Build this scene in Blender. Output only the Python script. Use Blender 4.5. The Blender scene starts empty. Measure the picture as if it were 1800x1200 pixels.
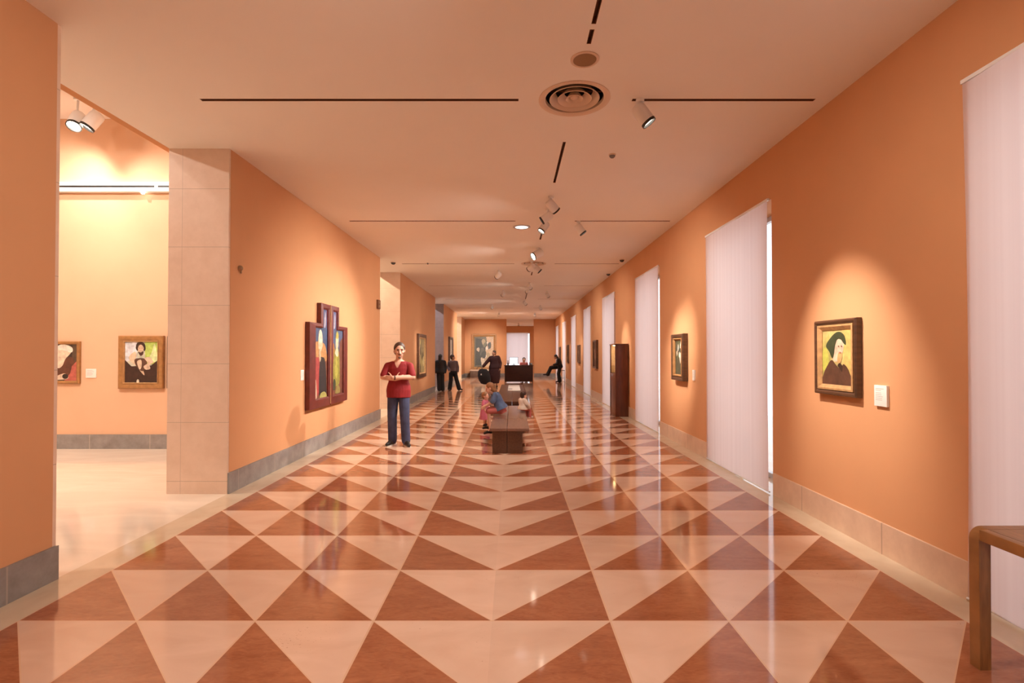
import bpy, bmesh, math, random
from mathutils import Vector, Matrix, Euler
random.seed(7)
PI = math.pi
SC = bpy.context.scene
COL = SC.collection

# ------------------------------------------------------------------ camera frame
F = 890.0                    # focal length in pixels of the 1800x1200 frame
CAMZ = 1.58
XR, XL, XS = 2.93, -3.20, -3.88      # right wall, left wall, room side of the left wall
HC = 3.90                    # hall ceiling height
HS = 5.50                    # side gallery ceiling height
YB, YF, YE = -7.0, 34.3, 43.0        # behind the camera, end wall, far room's window wall
BAY = 4.33

# ------------------------------------------------------------------ materials
def new_mat(name):
    m = bpy.data.materials.new(name); m.use_nodes = True
    nt = m.node_tree
    return m, nt, nt.nodes['Principled BSDF']

def mat(name, col, rough=.6, metal=0., spec=.5, var=0., scale=8., bump=0., coat=0., stretch=None):
    m, nt, b = new_mat(name)
    b.inputs['Base Color'].default_value = (*col, 1)
    b.inputs['Roughness'].default_value = rough
    b.inputs['Metallic'].default_value = metal
    b.inputs['Specular IOR Level'].default_value = spec
    if coat: b.inputs['Coat Weight'].default_value = coat; b.inputs['Coat Roughness'].default_value = .1
    if var or bump:
        tc = nt.nodes.new('ShaderNodeTexCoord'); mp = nt.nodes.new('ShaderNodeMapping')
        if stretch: mp.inputs['Scale'].default_value = stretch
        nt.links.new(tc.outputs['Object'], mp.inputs['Vector'])
        n = nt.nodes.new('ShaderNodeTexNoise'); n.inputs['Scale'].default_value = scale; n.inputs['Detail'].default_value = 6
        nt.links.new(mp.outputs['Vector'], n.inputs['Vector'])
        if var:
            r = nt.nodes.new('ShaderNodeValToRGB')
            r.color_ramp.elements[0].position = .3; r.color_ramp.elements[1].position = .7
            r.color_ramp.elements[0].color = (*[c * (1 - var) for c in col], 1)
            r.color_ramp.elements[1].color = (*[min(1, c * (1 + var)) for c in col], 1)
            nt.links.new(n.outputs['Fac'], r.inputs['Fac']); nt.links.new(r.outputs['Color'], b.inputs['Base Color'])
        if bump:
            bp = nt.nodes.new('ShaderNodeBump'); bp.inputs['Strength'].default_value = bump; bp.inputs['Distance'].default_value = .01
            nt.links.new(n.outputs['Fac'], bp.inputs['Height']); nt.links.new(bp.outputs['Normal'], b.inputs['Normal'])
    return m

def emit_mat(name, col, strength):
    m, nt, b = new_mat(name)
    b.inputs['Base Color'].default_value = (*col, 1)
    b.inputs['Emission Color'].default_value = (*col, 1); b.inputs['Emission Strength'].default_value = strength
    return m

def _math(nt, op, a, b=None, c=None):
    n = nt.nodes.new('ShaderNodeMath'); n.operation = op
    for i, v in enumerate((a, b, c)):
        if v is None: continue
        if isinstance(v, (int, float)): n.inputs[i].default_value = v
        else: nt.links.new(v, n.inputs[i])
    return n.outputs[0]

def _mix(nt, fac, a, b):
    n = nt.nodes.new('ShaderNodeMix'); n.data_type = 'RGBA'
    if isinstance(fac, (int, float)): n.inputs[0].default_value = fac
    else: nt.links.new(fac, n.inputs[0])
    for v, s in ((a, n.inputs[6]), (b, n.inputs[7])):
        if isinstance(v, tuple): s.default_value = (*v, 1)
        else: nt.links.new(v, s)
    return n.outputs[2]

TW = .7004; TXC = -.1184; TY0 = 3.011
def floor_material():
    m, nt, b = new_mat('polished_marble_floor')
    tc = nt.nodes.new('ShaderNodeTexCoord'); sp = nt.nodes.new('ShaderNodeSeparateXYZ')
    nt.links.new(tc.outputs['Object'], sp.inputs[0])
    X, Y = sp.outputs['X'], sp.outputs['Y']
    u = _math(nt, 'ABSOLUTE', _math(nt, 'DIVIDE', _math(nt, 'SUBTRACT', X, TXC), TW))
    v = _math(nt, 'DIVIDE', _math(nt, 'SUBTRACT', Y, TY0 - 60 * TW), TW)
    fu, fv = _math(nt, 'FRACT', u), _math(nt, 'FRACT', v)
    dark = _math(nt, 'LESS_THAN', fv, fu)
    inside = _math(nt, 'LESS_THAN', u, 4.0)
    hall = _math(nt, 'GREATER_THAN', X, XL)
    # joints: near the cell edges and the diagonal
    def near(x, w): return _math(nt, 'LESS_THAN', _math(nt, 'ABSOLUTE', x), w)
    ju = _math(nt, 'GREATER_THAN', _math(nt, 'ABSOLUTE', _math(nt, 'SUBTRACT', fu, .5)), .5 - .0085)
    jc = _math(nt, 'GREATER_THAN', u, .5)
    ju = _math(nt, 'MULTIPLY', ju, jc)
    jv = _math(nt, 'GREATER_THAN', _math(nt, 'ABSOLUTE', _math(nt, 'SUBTRACT', fv, .5)), .5 - .0065)
    jd = near(_math(nt, 'SUBTRACT', fv, fu), .007)
    joint = _math(nt, 'MAXIMUM', _math(nt, 'MAXIMUM', ju, jv), jd)
    # marble noise
    def noise(scale, sx=1, sy=1, dist=0., detail=8):
        mp = nt.nodes.new('ShaderNodeMapping'); mp.inputs['Scale'].default_value = (sx, sy, 1)
        nt.links.new(tc.outputs['Object'], mp.inputs[0])
        n = nt.nodes.new('ShaderNodeTexNoise'); n.inputs['Scale'].default_value = scale
        n.inputs['Detail'].default_value = detail; n.inputs['Distortion'].default_value = dist
        nt.links.new(mp.outputs[0], n.inputs['Vector']); return n.outputs['Fac']
    def ramp(f, c0, c1, p0=.3, p1=.7):
        r = nt.nodes.new('ShaderNodeValToRGB'); nt.links.new(f, r.inputs[0])
        r.color_ramp.elements[0].position = p0; r.color_ramp.elements[1].position = p1
        r.color_ramp.elements[0].color = (*c0, 1); r.color_ramp.elements[1].color = (*c1, 1); return r.outputs[0]
    vein = _math(nt, 'ADD', _math(nt, 'MULTIPLY', noise(2.2, 1, 2.2, 2.0), .55), _math(nt, 'MULTIPLY', noise(14., 1, 2.5, 1.5, 10), .45))
    dcol = ramp(vein, D_DARK, D_DARK2, .32, .68)
    lcol = ramp(noise(1.6, 1, 2.0, 1.2), L_LIGHT, L_LIGHT2)
    # a value per slab
    wn = nt.nodes.new('ShaderNodeTexWhiteNoise'); wn.noise_dimensions = '3D'
    cb = nt.nodes.new('ShaderNodeCombineXYZ')
    nt.links.new(_math(nt, 'FLOOR', _math(nt, 'DIVIDE', _math(nt, 'SUBTRACT', X, TXC), TW)), cb.inputs[0])
    nt.links.new(_math(nt, 'FLOOR', v), cb.inputs[1]); nt.links.new(dark, cb.inputs[2])
    nt.links.new(cb.outputs[0], wn.inputs['Vector'])
    pits = _math(nt, 'GREATER_THAN', _math(nt, 'MULTIPLY', noise(75., 1, 1, .3, 2), _math(nt, 'ADD', .55, noise(1.3, 1, 1, 0, 2))), .83)
    lcol = _mix(nt, _math(nt, 'MULTIPLY', pits, .55), lcol, (.30, .14, .08))
    tile = _mix(nt, dark, lcol, dcol)
    hs = nt.nodes.new('ShaderNodeHueSaturation')
    nt.links.new(tile, hs.inputs['Color'])
    nt.links.new(_math(nt, 'ADD', .94, _math(nt, 'MULTIPLY', wn.outputs['Value'], .12)), hs.inputs['Value'])
    tile = _mix(nt, joint, hs.outputs[0], (.70, .46, .31))
    border = ramp(noise(3.0, 1, 1, .8), (.58, .445, .31), (.68, .54, .39))  # side marble toned down partway for the shading along the walls
    side = ramp(noise(1.1, 1, 3.0, 1.0), (.72, .60, .48), (.82, .70, .57))
    out = _mix(nt, hall, side, border)
    col = _mix(nt, inside, out, tile)
    # inside only where u<4 (the hall); left rooms lie beyond u=4 anyway
    nt.links.new(col, b.inputs['Base Color'])
    b.inputs['Roughness'].default_value = .13
    rg = _math(nt, 'ADD', .04, _math(nt, 'MULTIPLY', noise(6., 1, 1, .5), .07)); nt.links.new(rg, b.inputs['Roughness'])
    b.inputs['Specular IOR Level'].default_value = .55
    return m

def stone_material(name, c0, c1, axis, course, offs=0., vsplit=None, vmod=None, rough=.35, jointcol=None):
    """cut stone with horizontal course joints (and vertical joints along AXIS every VMOD)"""
    m, nt, b = new_mat(name)
    tc = nt.nodes.new('ShaderNodeTexCoord'); sp = nt.nodes.new('ShaderNodeSeparateXYZ')
    nt.links.new(tc.outputs['Object'], sp.inputs[0])
    n = nt.nodes.new('ShaderNodeTexNoise'); n.inputs['Scale'].default_value = 5; n.inputs['Detail'].default_value = 10; n.inputs['Roughness'].default_value = .65
    nt.links.new(tc.outputs['Object'], n.inputs['Vector'])
    r = nt.nodes.new('ShaderNodeValToRGB'); nt.links.new(n.outputs['Fac'], r.inputs[0])
    r.color_ramp.elements[0].position = .35; r.color_ramp.elements[1].position = .65
    r.color_ramp.elements[0].color = (*c0, 1); r.color_ramp.elements[1].color = (*c1, 1)
    col = r.outputs[0]
    j = None
    if course:
        fz = _math(nt, 'FRACT', _math(nt, 'DIVIDE', _math(nt, 'ADD', sp.outputs['Z'], offs), course))
        j = _math(nt, 'LESS_THAN', fz, .006 / course)
    if vmod:
        fy = _math(nt, 'FRACT', _math(nt, 'DIVIDE', _math(nt, 'ADD', sp.outputs[axis], 40), vmod))
        jv = _math(nt, 'LESS_THAN', fy, .012 / vmod)
        j = jv if j is None else _math(nt, 'MAXIMUM', j, jv)
    if vsplit is not None:
        jv = _math(nt, 'LESS_THAN', _math(nt, 'ABSOLUTE', _math(nt, 'SUBTRACT', sp.outputs[axis], vsplit)), .002)
        j = jv if j is None else _math(nt, 'MAXIMUM', j, jv)
    if j is not None:
        col = _mix(nt, j, col, jointcol or tuple(c * .72 for c in c0))
    nt.links.new(col, b.inputs['Base Color']); b.inputs['Roughness'].default_value = rough
    return m

D_DARK, D_DARK2 = (.28, .088, .038), (.43, .160, .074)
L_LIGHT, L_LIGHT2 = (.66, .44, .32), (.75, .53, .40)
M = {}
M['paint'] = mat('orange_wall_paint', (.63, .318, .155), .75, var=.02, scale=2, spec=.25)
M['paint_side'] = mat('brightened_orange_paint', (.70, .43, .27), .75, var=.02, scale=2, spec=.25)  # hall orange made paler, standing in for strong light in the side gallery
M['ceil'] = mat('ceiling_paint', (.88, .815, .75), .8, var=.01, scale=1.5, spec=.2)
M['ceil_side'] = mat('side_ceiling_paint', (.84, .74, .68), .8, spec=.2)
M['floor'] = floor_material()
M['jamb'] = stone_material('pink_stone_jamb', (.70, .50, .37), (.76, .56, .43), 'X', .66, .52, vsplit=-3.73)
M['greyjamb'] = stone_material('grey_mauve_jamb', (.30, .225, .21), (.36, .27, .25), 'X', .66, .52)
M['greybase'] = stone_material('grey_stone_base', (.20, .18, .17), (.30, .275, .26), 'Y', 0, vmod=.9, rough=.3, jointcol=(.36, .30, .26))
M['greybasex'] = stone_material('grey_stone_base_cross', (.20, .18, .17), (.30, .275, .26), 'X', 0, vmod=1.0, rough=.3, jointcol=(.42, .36, .31))
M['pinkbase'] = stone_material('pale_stone_base', (.60, .41, .29), (.70, .50, .36), 'Y', 0, vmod=1.1, rough=.3)
M['white'] = mat('white_enamel', (.82, .80, .78), .35)
M['black'] = mat('black_baffle', (.012, .010, .009), .4)
M['slot'] = mat('dark_track_channel', (.17, .070, .030), .6)
M['lens'] = emit_mat('lamp_lens', (1, .88, .72), 9)
M['lensdim'] = emit_mat('frosted_lamp_glass', (1, .90, .92), 1.6)
M['frame_dark'] = mat('dark_walnut_frame', (.075, .030, .013), .4, var=.35, scale=6, stretch=(1, 1, 6), coat=.3)
M['frame_gold'] = mat('gilded_moulding', (.52, .30, .13), .38, metal=.25, var=.2, scale=20)
M['frame_brown'] = mat('brown_gilt_frame', (.36, .175, .06), .42, metal=.15, var=.2, scale=15)
M['frame_red'] = mat('oxblood_painted_frame', (.125, .016, .011), .45, var=.25, scale=8, coat=.2)
M['bench_wood'] = mat('brown_bench_wood', (.11, .050, .028), .34, var=.25, scale=4, stretch=(9, 1, 9))
M['bench_top'] = mat('bench_wood_reflection_tint', (.22, .125, .09), .27, var=.07, scale=4, stretch=(9, 1, 9))  # bench wood lightened toward mauve for the pink reflection on the seats
M['bench_dark'] = mat('dark_bench_wood', (.07, .026, .013), .34, var=.25, scale=4, stretch=(9, 1, 9))
M['oak'] = mat('oak_wood', (.30, .135, .042), .4, var=.22, scale=4, stretch=(14, 2, 2))
M['cabinet'] = mat('mahogany_veneer', (.11, .024, .008), .35, var=.35, scale=3, stretch=(6, 6, 1), coat=.3)
M['niche'] = mat('pale_niche_lining', (.85, .60, .30), .7)
M['desk'] = mat('dark_desk_veneer', (.040, .010, .005), .35, var=.3, scale=3, stretch=(1, 1, 6))
M['card'] = mat('label_card', (.80, .74, .68), .7)
M['print'] = mat('grey_print', (.52, .46, .42), .8)
M['grey'] = mat('grey_plastic', (.20, .17, .155), .5)
M['dgrey'] = mat('dark_grey_metal', (.06, .055, .05), .45)
M['vent'] = mat('beige_vent_enamel', (.74, .56, .42), .45)
M['grille'] = mat('brown_speaker_grille', (.30, .17, .085), .7)
M['skin'] = mat('skin', (.72, .42, .30), .5, var=.05, scale=20)
M['skin_far'] = mat('tanned_skin', (.50, .25, .15), .5)
M['lips'] = mat('lips', (.42, .14, .10), .5)
M['eye'] = mat('dark_eye', (.02, .012, .008), .2)
M['hair_brown'] = mat('dark_brown_hair', (.050, .022, .012), .55, var=.4, scale=60, bump=.3)
M['hair_black'] = mat('black_hair', (.016, .009, .006), .5, var=.3, scale=60)
M['hair_blond'] = mat('sandy_hair', (.27, .12, .045), .55, var=.3, scale=60)
M['beard'] = mat('greying_beard', (.22, .15, .11), .7, var=.4, scale=90)
M['red_shirt'] = mat('red_cotton', (.26, .011, .015), .8, var=.15, scale=9, bump=.9, stretch=(1.2, 1, .7))
M['denim'] = mat('blue_denim', (.050, .060, .125), .85, var=.35, scale=9, bump=.8, stretch=(1, 1, .8))
M['shoe'] = mat('dark_shoe_leather', (.018, .012, .010), .45)
M['sole'] = mat('white_rubber_sole', (.72, .66, .60), .6)
M['blackcloth'] = mat('black_cloth', (.012, .009, .009), .85)
M['mauve'] = mat('mauve_grey_knit', (.13, .085, .085), .85)
M['maroon'] = mat('maroon_wool', (.036, .006, .006), .85, var=.2, scale=12)
M['bluecloth'] = mat('blue_chambray', (.095, .145, .27), .85, var=.25, scale=14)
M['pinkcloth'] = mat('pink_cotton', (.60, .16, .25), .85, var=.1, scale=14)
M['rosecloth'] = mat('rose_cotton', (.50, .14, .13), .85, var=.1, scale=14)
M['whitecloth'] = mat('white_cotton', (.82, .74, .66), .85, var=.05, scale=14)
M['strap'] = mat('brown_watch_strap', (.10, .03, .015), .5)
M['screen'] = emit_mat('lit_screen', (.80, .86, 1.0), 1.3)
M['plinth'] = mat('grey_brown_plinth', (.17, .11, .08), .6, var=.2)
M['plinthtop'] = mat('pale_plinth_top', (.72, .56, .44), .5)
M['winframe'] = mat('grey_window_metal', (.55, .55, .56), .4, metal=.5)

def blind_material():
    m, nt, b = new_mat('translucent_blind_fabric')
    out = nt.nodes['Material Output']
    nt.nodes.remove(b)
    d = nt.nodes.new('ShaderNodeBsdfDiffuse'); t = nt.nodes.new('ShaderNodeBsdfTranslucent'); x = nt.nodes.new('ShaderNodeMixShader')
    tc = nt.nodes.new('ShaderNodeTexCoord'); mp = nt.nodes.new('ShaderNodeMapping'); mp.inputs['Scale'].default_value = (1, 14, .05)
    n = nt.nodes.new('ShaderNodeTexNoise'); n.inputs['Scale'].default_value = 1.0; n.inputs['Detail'].default_value = 4
    nt.links.new(tc.outputs['Object'], mp.inputs[0]); nt.links.new(mp.outputs[0], n.inputs['Vector'])
    r = nt.nodes.new('ShaderNodeValToRGB'); nt.links.new(n.outputs['Fac'], r.inputs[0])
    r.color_ramp.elements[0].position = .3; r.color_ramp.elements[1].position = .7
    r.color_ramp.elements[0].color = (.80, .66, .63, 1); r.color_ramp.elements[1].color = (.86, .73, .70, 1)
    nt.links.new(r.outputs[0], d.inputs[0]); nt.links.new(r.outputs[0], t.inputs[0])
    x.inputs[0].default_value = .52
    nt.links.new(d.outputs[0], x.inputs[1]); nt.links.new(t.outputs[0], x.inputs[2]); nt.links.new(x.outputs[0], out.inputs[0])
    return m
M['blind'] = blind_material()

def glass_material():
    m, nt, b = new_mat('window_glass')
    out = nt.nodes['Material Output']; nt.nodes.remove(b)
    t = nt.nodes.new('ShaderNodeBsdfTransparent'); g = nt.nodes.new('ShaderNodeBsdfGlossy'); x = nt.nodes.new('ShaderNodeMixShader')
    g.inputs['Roughness'].default_value = .02
    lw = nt.nodes.new('ShaderNodeLayerWeight'); lw.inputs[0].default_value = .5
    nt.links.new(_math(nt, 'ADD', .04, _math(nt, 'MULTIPLY', .6, _math(nt, 'POWER', lw.outputs['Facing'], 5.0))), x.inputs[0])
    nt.links.new(t.outputs[0], x.inputs[1]); nt.links.new(g.outputs[0], x.inputs[2]); nt.links.new(x.outputs[0], out.inputs[0])
    return m
M['glass'] = glass_material()

_pm = {}
def paintmat(c):
    if c not in _pm:
        _pm[c] = mat('oil_paint', c, .45, var=.28, scale=16, coat=.15)
    return _pm[c]

# ------------------------------------------------------------------ mesh helpers
def box(bm, lo, hi, mi=0):
    x0, y0, z0 = lo; x1, y1, z1 = hi
    v = [bm.verts.new(p) for p in ((x0,y0,z0),(x1,y0,z0),(x1,y1,z0),(x0,y1,z0),(x0,y0,z1),(x1,y0,z1),(x1,y1,z1),(x0,y1,z1))]
    for f in ((0,3,2,1),(4,5,6,7),(0,1,5,4),(1,2,6,5),(2,3,7,6),(3,0,4,7)):
        bm.faces.new([v[i] for i in f]).material_index = mi

def ring_loft(bm, rings, caps=True, mi=0):
    """rings: lists of points, same length, joined in order"""
    vs = [[bm.verts.new(p) for p in r] for r in rings]
    n = len(vs[0])
    for a, b in zip(vs, vs[1:]):
        for i in range(n):
            bm.faces.new((a[i], a[(i+1) % n], b[(i+1) % n], b[i])).material_index = mi
    if caps:
        bm.faces.new(vs[0][::-1]).material_index = mi; bm.faces.new(vs[-1]).material_index = mi

def basis(d):
    d = Vector(d).normalized()
    up = Vector((0,0,1)) if abs(d.z) < .95 else Vector((1,0,0))
    a = d.cross(up).normalized(); b = a.cross(d).normalized()
    return d, a, b

def tube(bm, p0, p1, r0, r1=None, seg=20, mi=0):
    r1 = r0 if r1 is None else r1
    p0, p1 = Vector(p0), Vector(p1); d, a, b = basis(p1 - p0)
    ring_loft(bm, [[p + (a*math.cos(t) + b*math.sin(t))*r for t in [2*PI*i/seg for i in range(seg)]] for p, r in ((p0,r0),(p1,r1))], mi=mi)

def lathe(bm, origin, axis, prof, seg=32, closed=False, mi=0):
    """prof: (radius, distance along axis)"""
    o = Vector(origin); d, a, b = basis(axis)
    rings = [[o + d*h + (a*math.cos(t) + b*math.sin(t))*max(r,1e-4) for t in [2*PI*i/seg for i in range(seg)]] for r, h in prof]
    if closed: rings.append(rings[0])
    ring_loft(bm, rings, caps=not closed, mi=mi)

def capsule(bm, p0, r0, p1, r1, seg=14, hs=5):
    p0, p1 = Vector(p0), Vector(p1)
    if (p1-p0).length < 1e-5: p1 = p0 + Vector((0,0,1e-4))
    d, a, b = basis(p1 - p0)
    prof = []
    for i in range(hs+1):
        t = PI/2*(1 - i/hs); prof.append((p0 - d*(r0*math.sin(t)), r0*math.cos(t)))
    for i in range(hs+1):
        t = PI/2*i/hs; prof.append((p1 + d*(r1*math.sin(t)), r1*math.cos(t)))
    ring_loft(bm, [[c + (a*math.cos(t)+b*math.sin(t))*max(r,1e-4) for t in [2*PI*k/seg for k in range(seg)]] for c, r in prof])

def ellipsoid(bm, c, rx, ry, rz, rot=None, seg=20, rg=14):
    mtx = Matrix.Translation(Vector(c)) @ (rot.to_matrix().to_4x4() if rot else Matrix()) @ Matrix.Diagonal((rx, ry, rz, 1))
    bmesh.ops.create_uvsphere(bm, u_segments=seg, v_segments=rg, radius=1, matrix=mtx)

def finish(bm, smooth=None, bevel=None):
    bmesh.ops.recalc_face_normals(bm, faces=bm.faces)
    if bevel:
        bmesh.ops.bevel(bm, geom=[e for e in bm.edges if e.is_manifold and e.calc_face_angle(0) > .6], offset=bevel, segments=2, affect='EDGES', profile=.6)
    if smooth is not None:
        for f in bm.faces: f.smooth = True
        for e in bm.edges:
            if e.is_manifold and e.calc_face_angle(0) > smooth: e.smooth = False

def obj(name, bm, mats, parent=None, smooth=.7, bevel=None, loc=None, rz=0):
    finish(bm, smooth, bevel)
    me = bpy.data.meshes.new(name); bm.to_mesh(me); bm.free()
    for m in (mats if isinstance(mats, (list, tuple)) else [mats]): me.materials.append(M[m] if isinstance(m, str) else m)
    o = bpy.data.objects.new(name, me); COL.objects.link(o)
    if parent: o.parent = parent
    if loc: o.location = loc
    if rz: o.rotation_euler[2] = rz
    return o

def B(): return bmesh.new()

def thing(name, label, cat, loc=(0,0,0), rz=0, group=None):
    o = bpy.data.objects.new(name, None); COL.objects.link(o)
    o.empty_display_size = .1
    o.location = loc; o.rotation_euler = (0,0,rz)
    o['label'] = label; o['category'] = cat
    if group: o['group'] = group
    return o

def tag(o, label, cat, group=None):
    o['label'] = label; o['category'] = cat
    if group: o['group'] = group
    return o

def struct(name, bm, m, parent=None, label=None, cat=None, **k):
    o = obj(name, bm, m, parent, **k)
    if not parent: o['kind'] = 'structure'
    return o

# ------------------------------------------------------------------ the setting
# floor
bm = B()
box(bm, (-10.2, YB, -.12), (6.5, YE + .3, 0))
struct('floor', bm, 'floor')

# ceiling of the hall with real slots cut into it
slots = []                                   # (x0,x1,y0,y1,label)
ordn = ['nearest the camera', 'second from the camera', 'third from the camera', 'fourth from the camera', 'fifth from the camera', 'sixth from the camera', 'farthest from the camera']
TRY = [4.61 + 4.24*k for k in range(7)]
for k, y in enumerate(TRY):
    slots.append((-2.85, .06, y - .022, y + .022, 'dark recessed lighting track across the left of the ceiling, ' + ordn[k]))
    slots.append((1.10, 2.77, y - .022, y + .022, 'dark recessed lighting track across the right of the ceiling, ' + ordn[k]))
for (a, b_, l) in ((1.6, 3.54, 'dark lengthwise ceiling track cut by the top edge of the picture'), (3.60, 3.77, 'short dark lengthwise ceiling track just before the round speaker'),
                   (5.53, 6.86, 'dark lengthwise ceiling track between the big round vent and the first spotlights'), (9.25, 10.3, 'dark lengthwise ceiling track behind the round frosted downlight'),
                   (14.4, 15.0, 'short dark lengthwise ceiling track behind the far round vent'), (18.7, 21.6, 'dark lengthwise ceiling track far down the hall before the end wall')):
    slots.append((.558, .592, a, b_, l))
CX0, CX1 = -3.86, XR + .02
VENTS = [(.57, 4.60), (.56, 13.07)]; VR, VS = .27, .33
holes = [(x-VS, x+VS, y-VS, y+VS, '') for x, y in VENTS]
for h_ in holes: slots.append(h_)
xs = sorted({CX0, CX1} | {s[0] for s in slots} | {s[1] for s in slots})
ys = sorted({YB, YE} | {s[2] for s in slots} | {s[3] for s in slots})
bm = B()
for i in range(len(xs)-1):
    for j in range(len(ys)-1):
        cx, cy = (xs[i]+xs[i+1])/2, (ys[j]+ys[j+1])/2
        if any(s[0] < cx < s[1] and s[2] < cy < s[3] for s in slots): continue
        v = [bm.verts.new(p) for p in ((xs[i],ys[j],HC),(xs[i],ys[j+1],HC),(xs[i+1],ys[j+1],HC),(xs[i+1],ys[j],HC))]
        bm.faces.new(v)
for vx, vy in VENTS:                     # round openings for the vents
    n = 64; ci, sq = [], []
    for i in range(n):
        a = 2*PI*i/n; c, s_ = math.cos(a), math.sin(a); q = VS/max(abs(c), abs(s_))
        ci.append(bm.verts.new((vx + VR*c, vy + VR*s_, HC))); sq.append(bm.verts.new((vx + q*c, vy + q*s_, HC)))
    for i in range(n):
        k = (i+1) % n; bm.faces.new((ci[i], ci[k], sq[k], sq[i]))
slots = [s_ for s_ in slots if s_[4]]
bmesh.ops.remove_doubles(bm, verts=bm.verts, dist=1e-5)
me = bpy.data.meshes.new('ceiling')
# upper slab closes the void so that no daylight leaks in
for p0, p1 in (((CX0, YB, HC+.30), (CX1+.6, YE+.3, HC+.36)),): box(bm, p0, p1)
box(bm, (CX0-.02, YB, HC), (CX0, YE, HC+.36)); box(bm, (CX1, YB, HC+.001), (CX1+.6, YE+.3, HC+.30))
bm.to_mesh(me); bm.free(); me.materials.append(M['ceil'])
co = bpy.data.objects.new('ceiling', me); COL.objects.link(co); co['kind'] = 'structure'
# track channels in the slots
for (x0, x1, y0, y1, l) in slots:
    t = thing('ceiling_track', l, 'lighting track', ((x0+x1)/2, (y0+y1)/2, HC), 0, 'recessed lighting tracks in the hall ceiling')
    hx, hy, d, w = (x1-x0)/2, (y1-y0)/2, .05, .004
    bm = B()
    box(bm, (-hx, -hy, d), (hx, hy, d+w))
    box(bm, (-hx, -hy, 0), (-hx+w, hy, d)); box(bm, (hx-w, -hy, 0), (hx, hy, d))
    box(bm, (-hx+w, -hy, 0), (hx-w, -hy+w, d)); box(bm, (-hx+w, hy-w, 0), (hx-w, hy, d))
    obj('channel', bm, 'slot', t)

# right wall with floor-length window openings
WIN = [(-2.93, -1.06), (1.40, 3.25)] + [(5.73 + BAY*k, 7.58 + BAY*k) for k in range(7)]
WZ = 3.325
bm = B()
prev = YB
for (a, b_) in WIN:
    a2, b2 = a - .03, b_ - .05
    box(bm, (XR, prev, 0), (XR+.5, a2, HC+.05)); box(bm, (XR, a2, WZ), (XR+.5, b2, HC+.05)); prev = b2
box(bm, (XR, prev, 0), (XR+.5, YF+.4, HC+.05))
struct('wall_right', bm, 'paint', smooth=None)
bm = B(); prev = YB
for (a, b_) in WIN:
    box(bm, (XR-.018, prev, 0), (XR, a-.06, .245)); prev = b_ - .02
box(bm, (XR-.018, prev, 0), (XR, YF, .245))
struct('baseboard_right', bm, 'pinkbase', smooth=None)

# left wall: stretches between full-height openings with stone jambs
LW = [(YB, 3.57), (5.71, 12.28), (14.46, 21.1), (23.7, 29.4), (32.0, YF + .3)]
bm = B()
for (a, b_) in LW: box(bm, (XS, a + .03 if a > 0 else a, 0), (XL, b_ - (.03 if b_ < YF else 0), HC+.02))
box(bm, (XS-.12, YB, HC+.02), (XS, YF+.3, HS+.1))       # header above, seen from the side gallery
struct('wall_left', bm, 'paint', smooth=None)
bm = B(); bm2 = B(); bm3 = B()
for (a, b_) in LW:
    if a > 0: box(bm3 if abs(a-23.7) < .01 else bm2, (XS-.005, a, 0), (XL-.003, a+.03, HC))
    if b_ < YF: box(bm2, (XS-.005, b_-.03, 0), (XL-.003, b_, HC))
    box(bm, (XL, a, 0), (XL+.02, b_, .235))
struct('trim_1', bm2, 'jamb', smooth=None)
struct('trim_2', bm3, 'greyjamb', smooth=None)
struct('baseboard_left', bm, 'greybase', smooth=None)

# side gallery beyond the openings
bm = B()
box(bm, (-10.2, YB-.2, 0), (-10.0, YF+.3, HS+.1))
for (a, b_) in ((8.42, 9.0), (17.9, 18.3), (26.7, 27.1)): box(bm, (-10.0, a, 0), (XS-.12, b_, HS))
box(bm, (XS-.12, 8.42, 0), (XS, 9.0, HC)); box(bm, (XS-.12, 17.9, 0), (XS, 18.3, HC)); box(bm, (XS-.12, 26.7, 0), (XS, 27.1, HC))
struct('wall_side_gallery', bm, 'paint_side', smooth=None)
bm = B(); box(bm, (-10.0, 8.40, 0), (XS, 8.42, .237)); struct('baseboard_side_gallery', bm, 'greybasex', smooth=None)
bm = B(); box(bm, (-10.2, YB, HS), (XS-.1, YF+.3, HS+.1)); struct('ceiling_side_gallery', bm, 'ceil_side', smooth=None)

# back wall behind the camera, end wall with opening, far room
bm = B(); box(bm, (-10.2, YB-.2, 0), (XR+.5, YB, HS+.1)); struct('wall_back', bm, 'paint', smooth=None)
OX0, OX1 = -.37, 1.48
bm = B()
box(bm, (-10.2, YF, 0), (OX0, YF+.35, HC+.02)); box(bm, (OX1, YF, 0), (XR+.5, YF+.35, HC+.02)); box(bm, (-10.2, YF, HC+.02), (XS, YF+.35, HS+.1))
struct('wall_end', bm, 'paint', smooth=None)
bm = B()
FX0, FX1, FZ = -.55, 1.55, 3.34
box(bm, (-4.2, YE, 0), (FX0, YE+.3, HC+.02)); box(bm, (FX1, YE, 0), (6.5, YE+.3, HC+.02)); box(bm, (FX0, YE, FZ), (FX1, YE+.3, HC+.02)); box(bm, (FX0, YE, 0), (FX1, YE+.3, .5))
box(bm, (-4.2, YF+.35, 0), (-4.0, YE, HC+.02)); box(bm, (XR+.5, YF+.35, 0), (XR+.7, YE, HC+.02))
struct('wall_far_room', bm, 'paint', smooth=None)
bm = B()
box(bm, (XL, YF-.02, 0), (OX0, YF, .235)); box(bm, (OX1, YF-.02, 0), (XR, YF, .235)); struct('baseboard_end', bm, 'greybasex', smooth=None)

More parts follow.
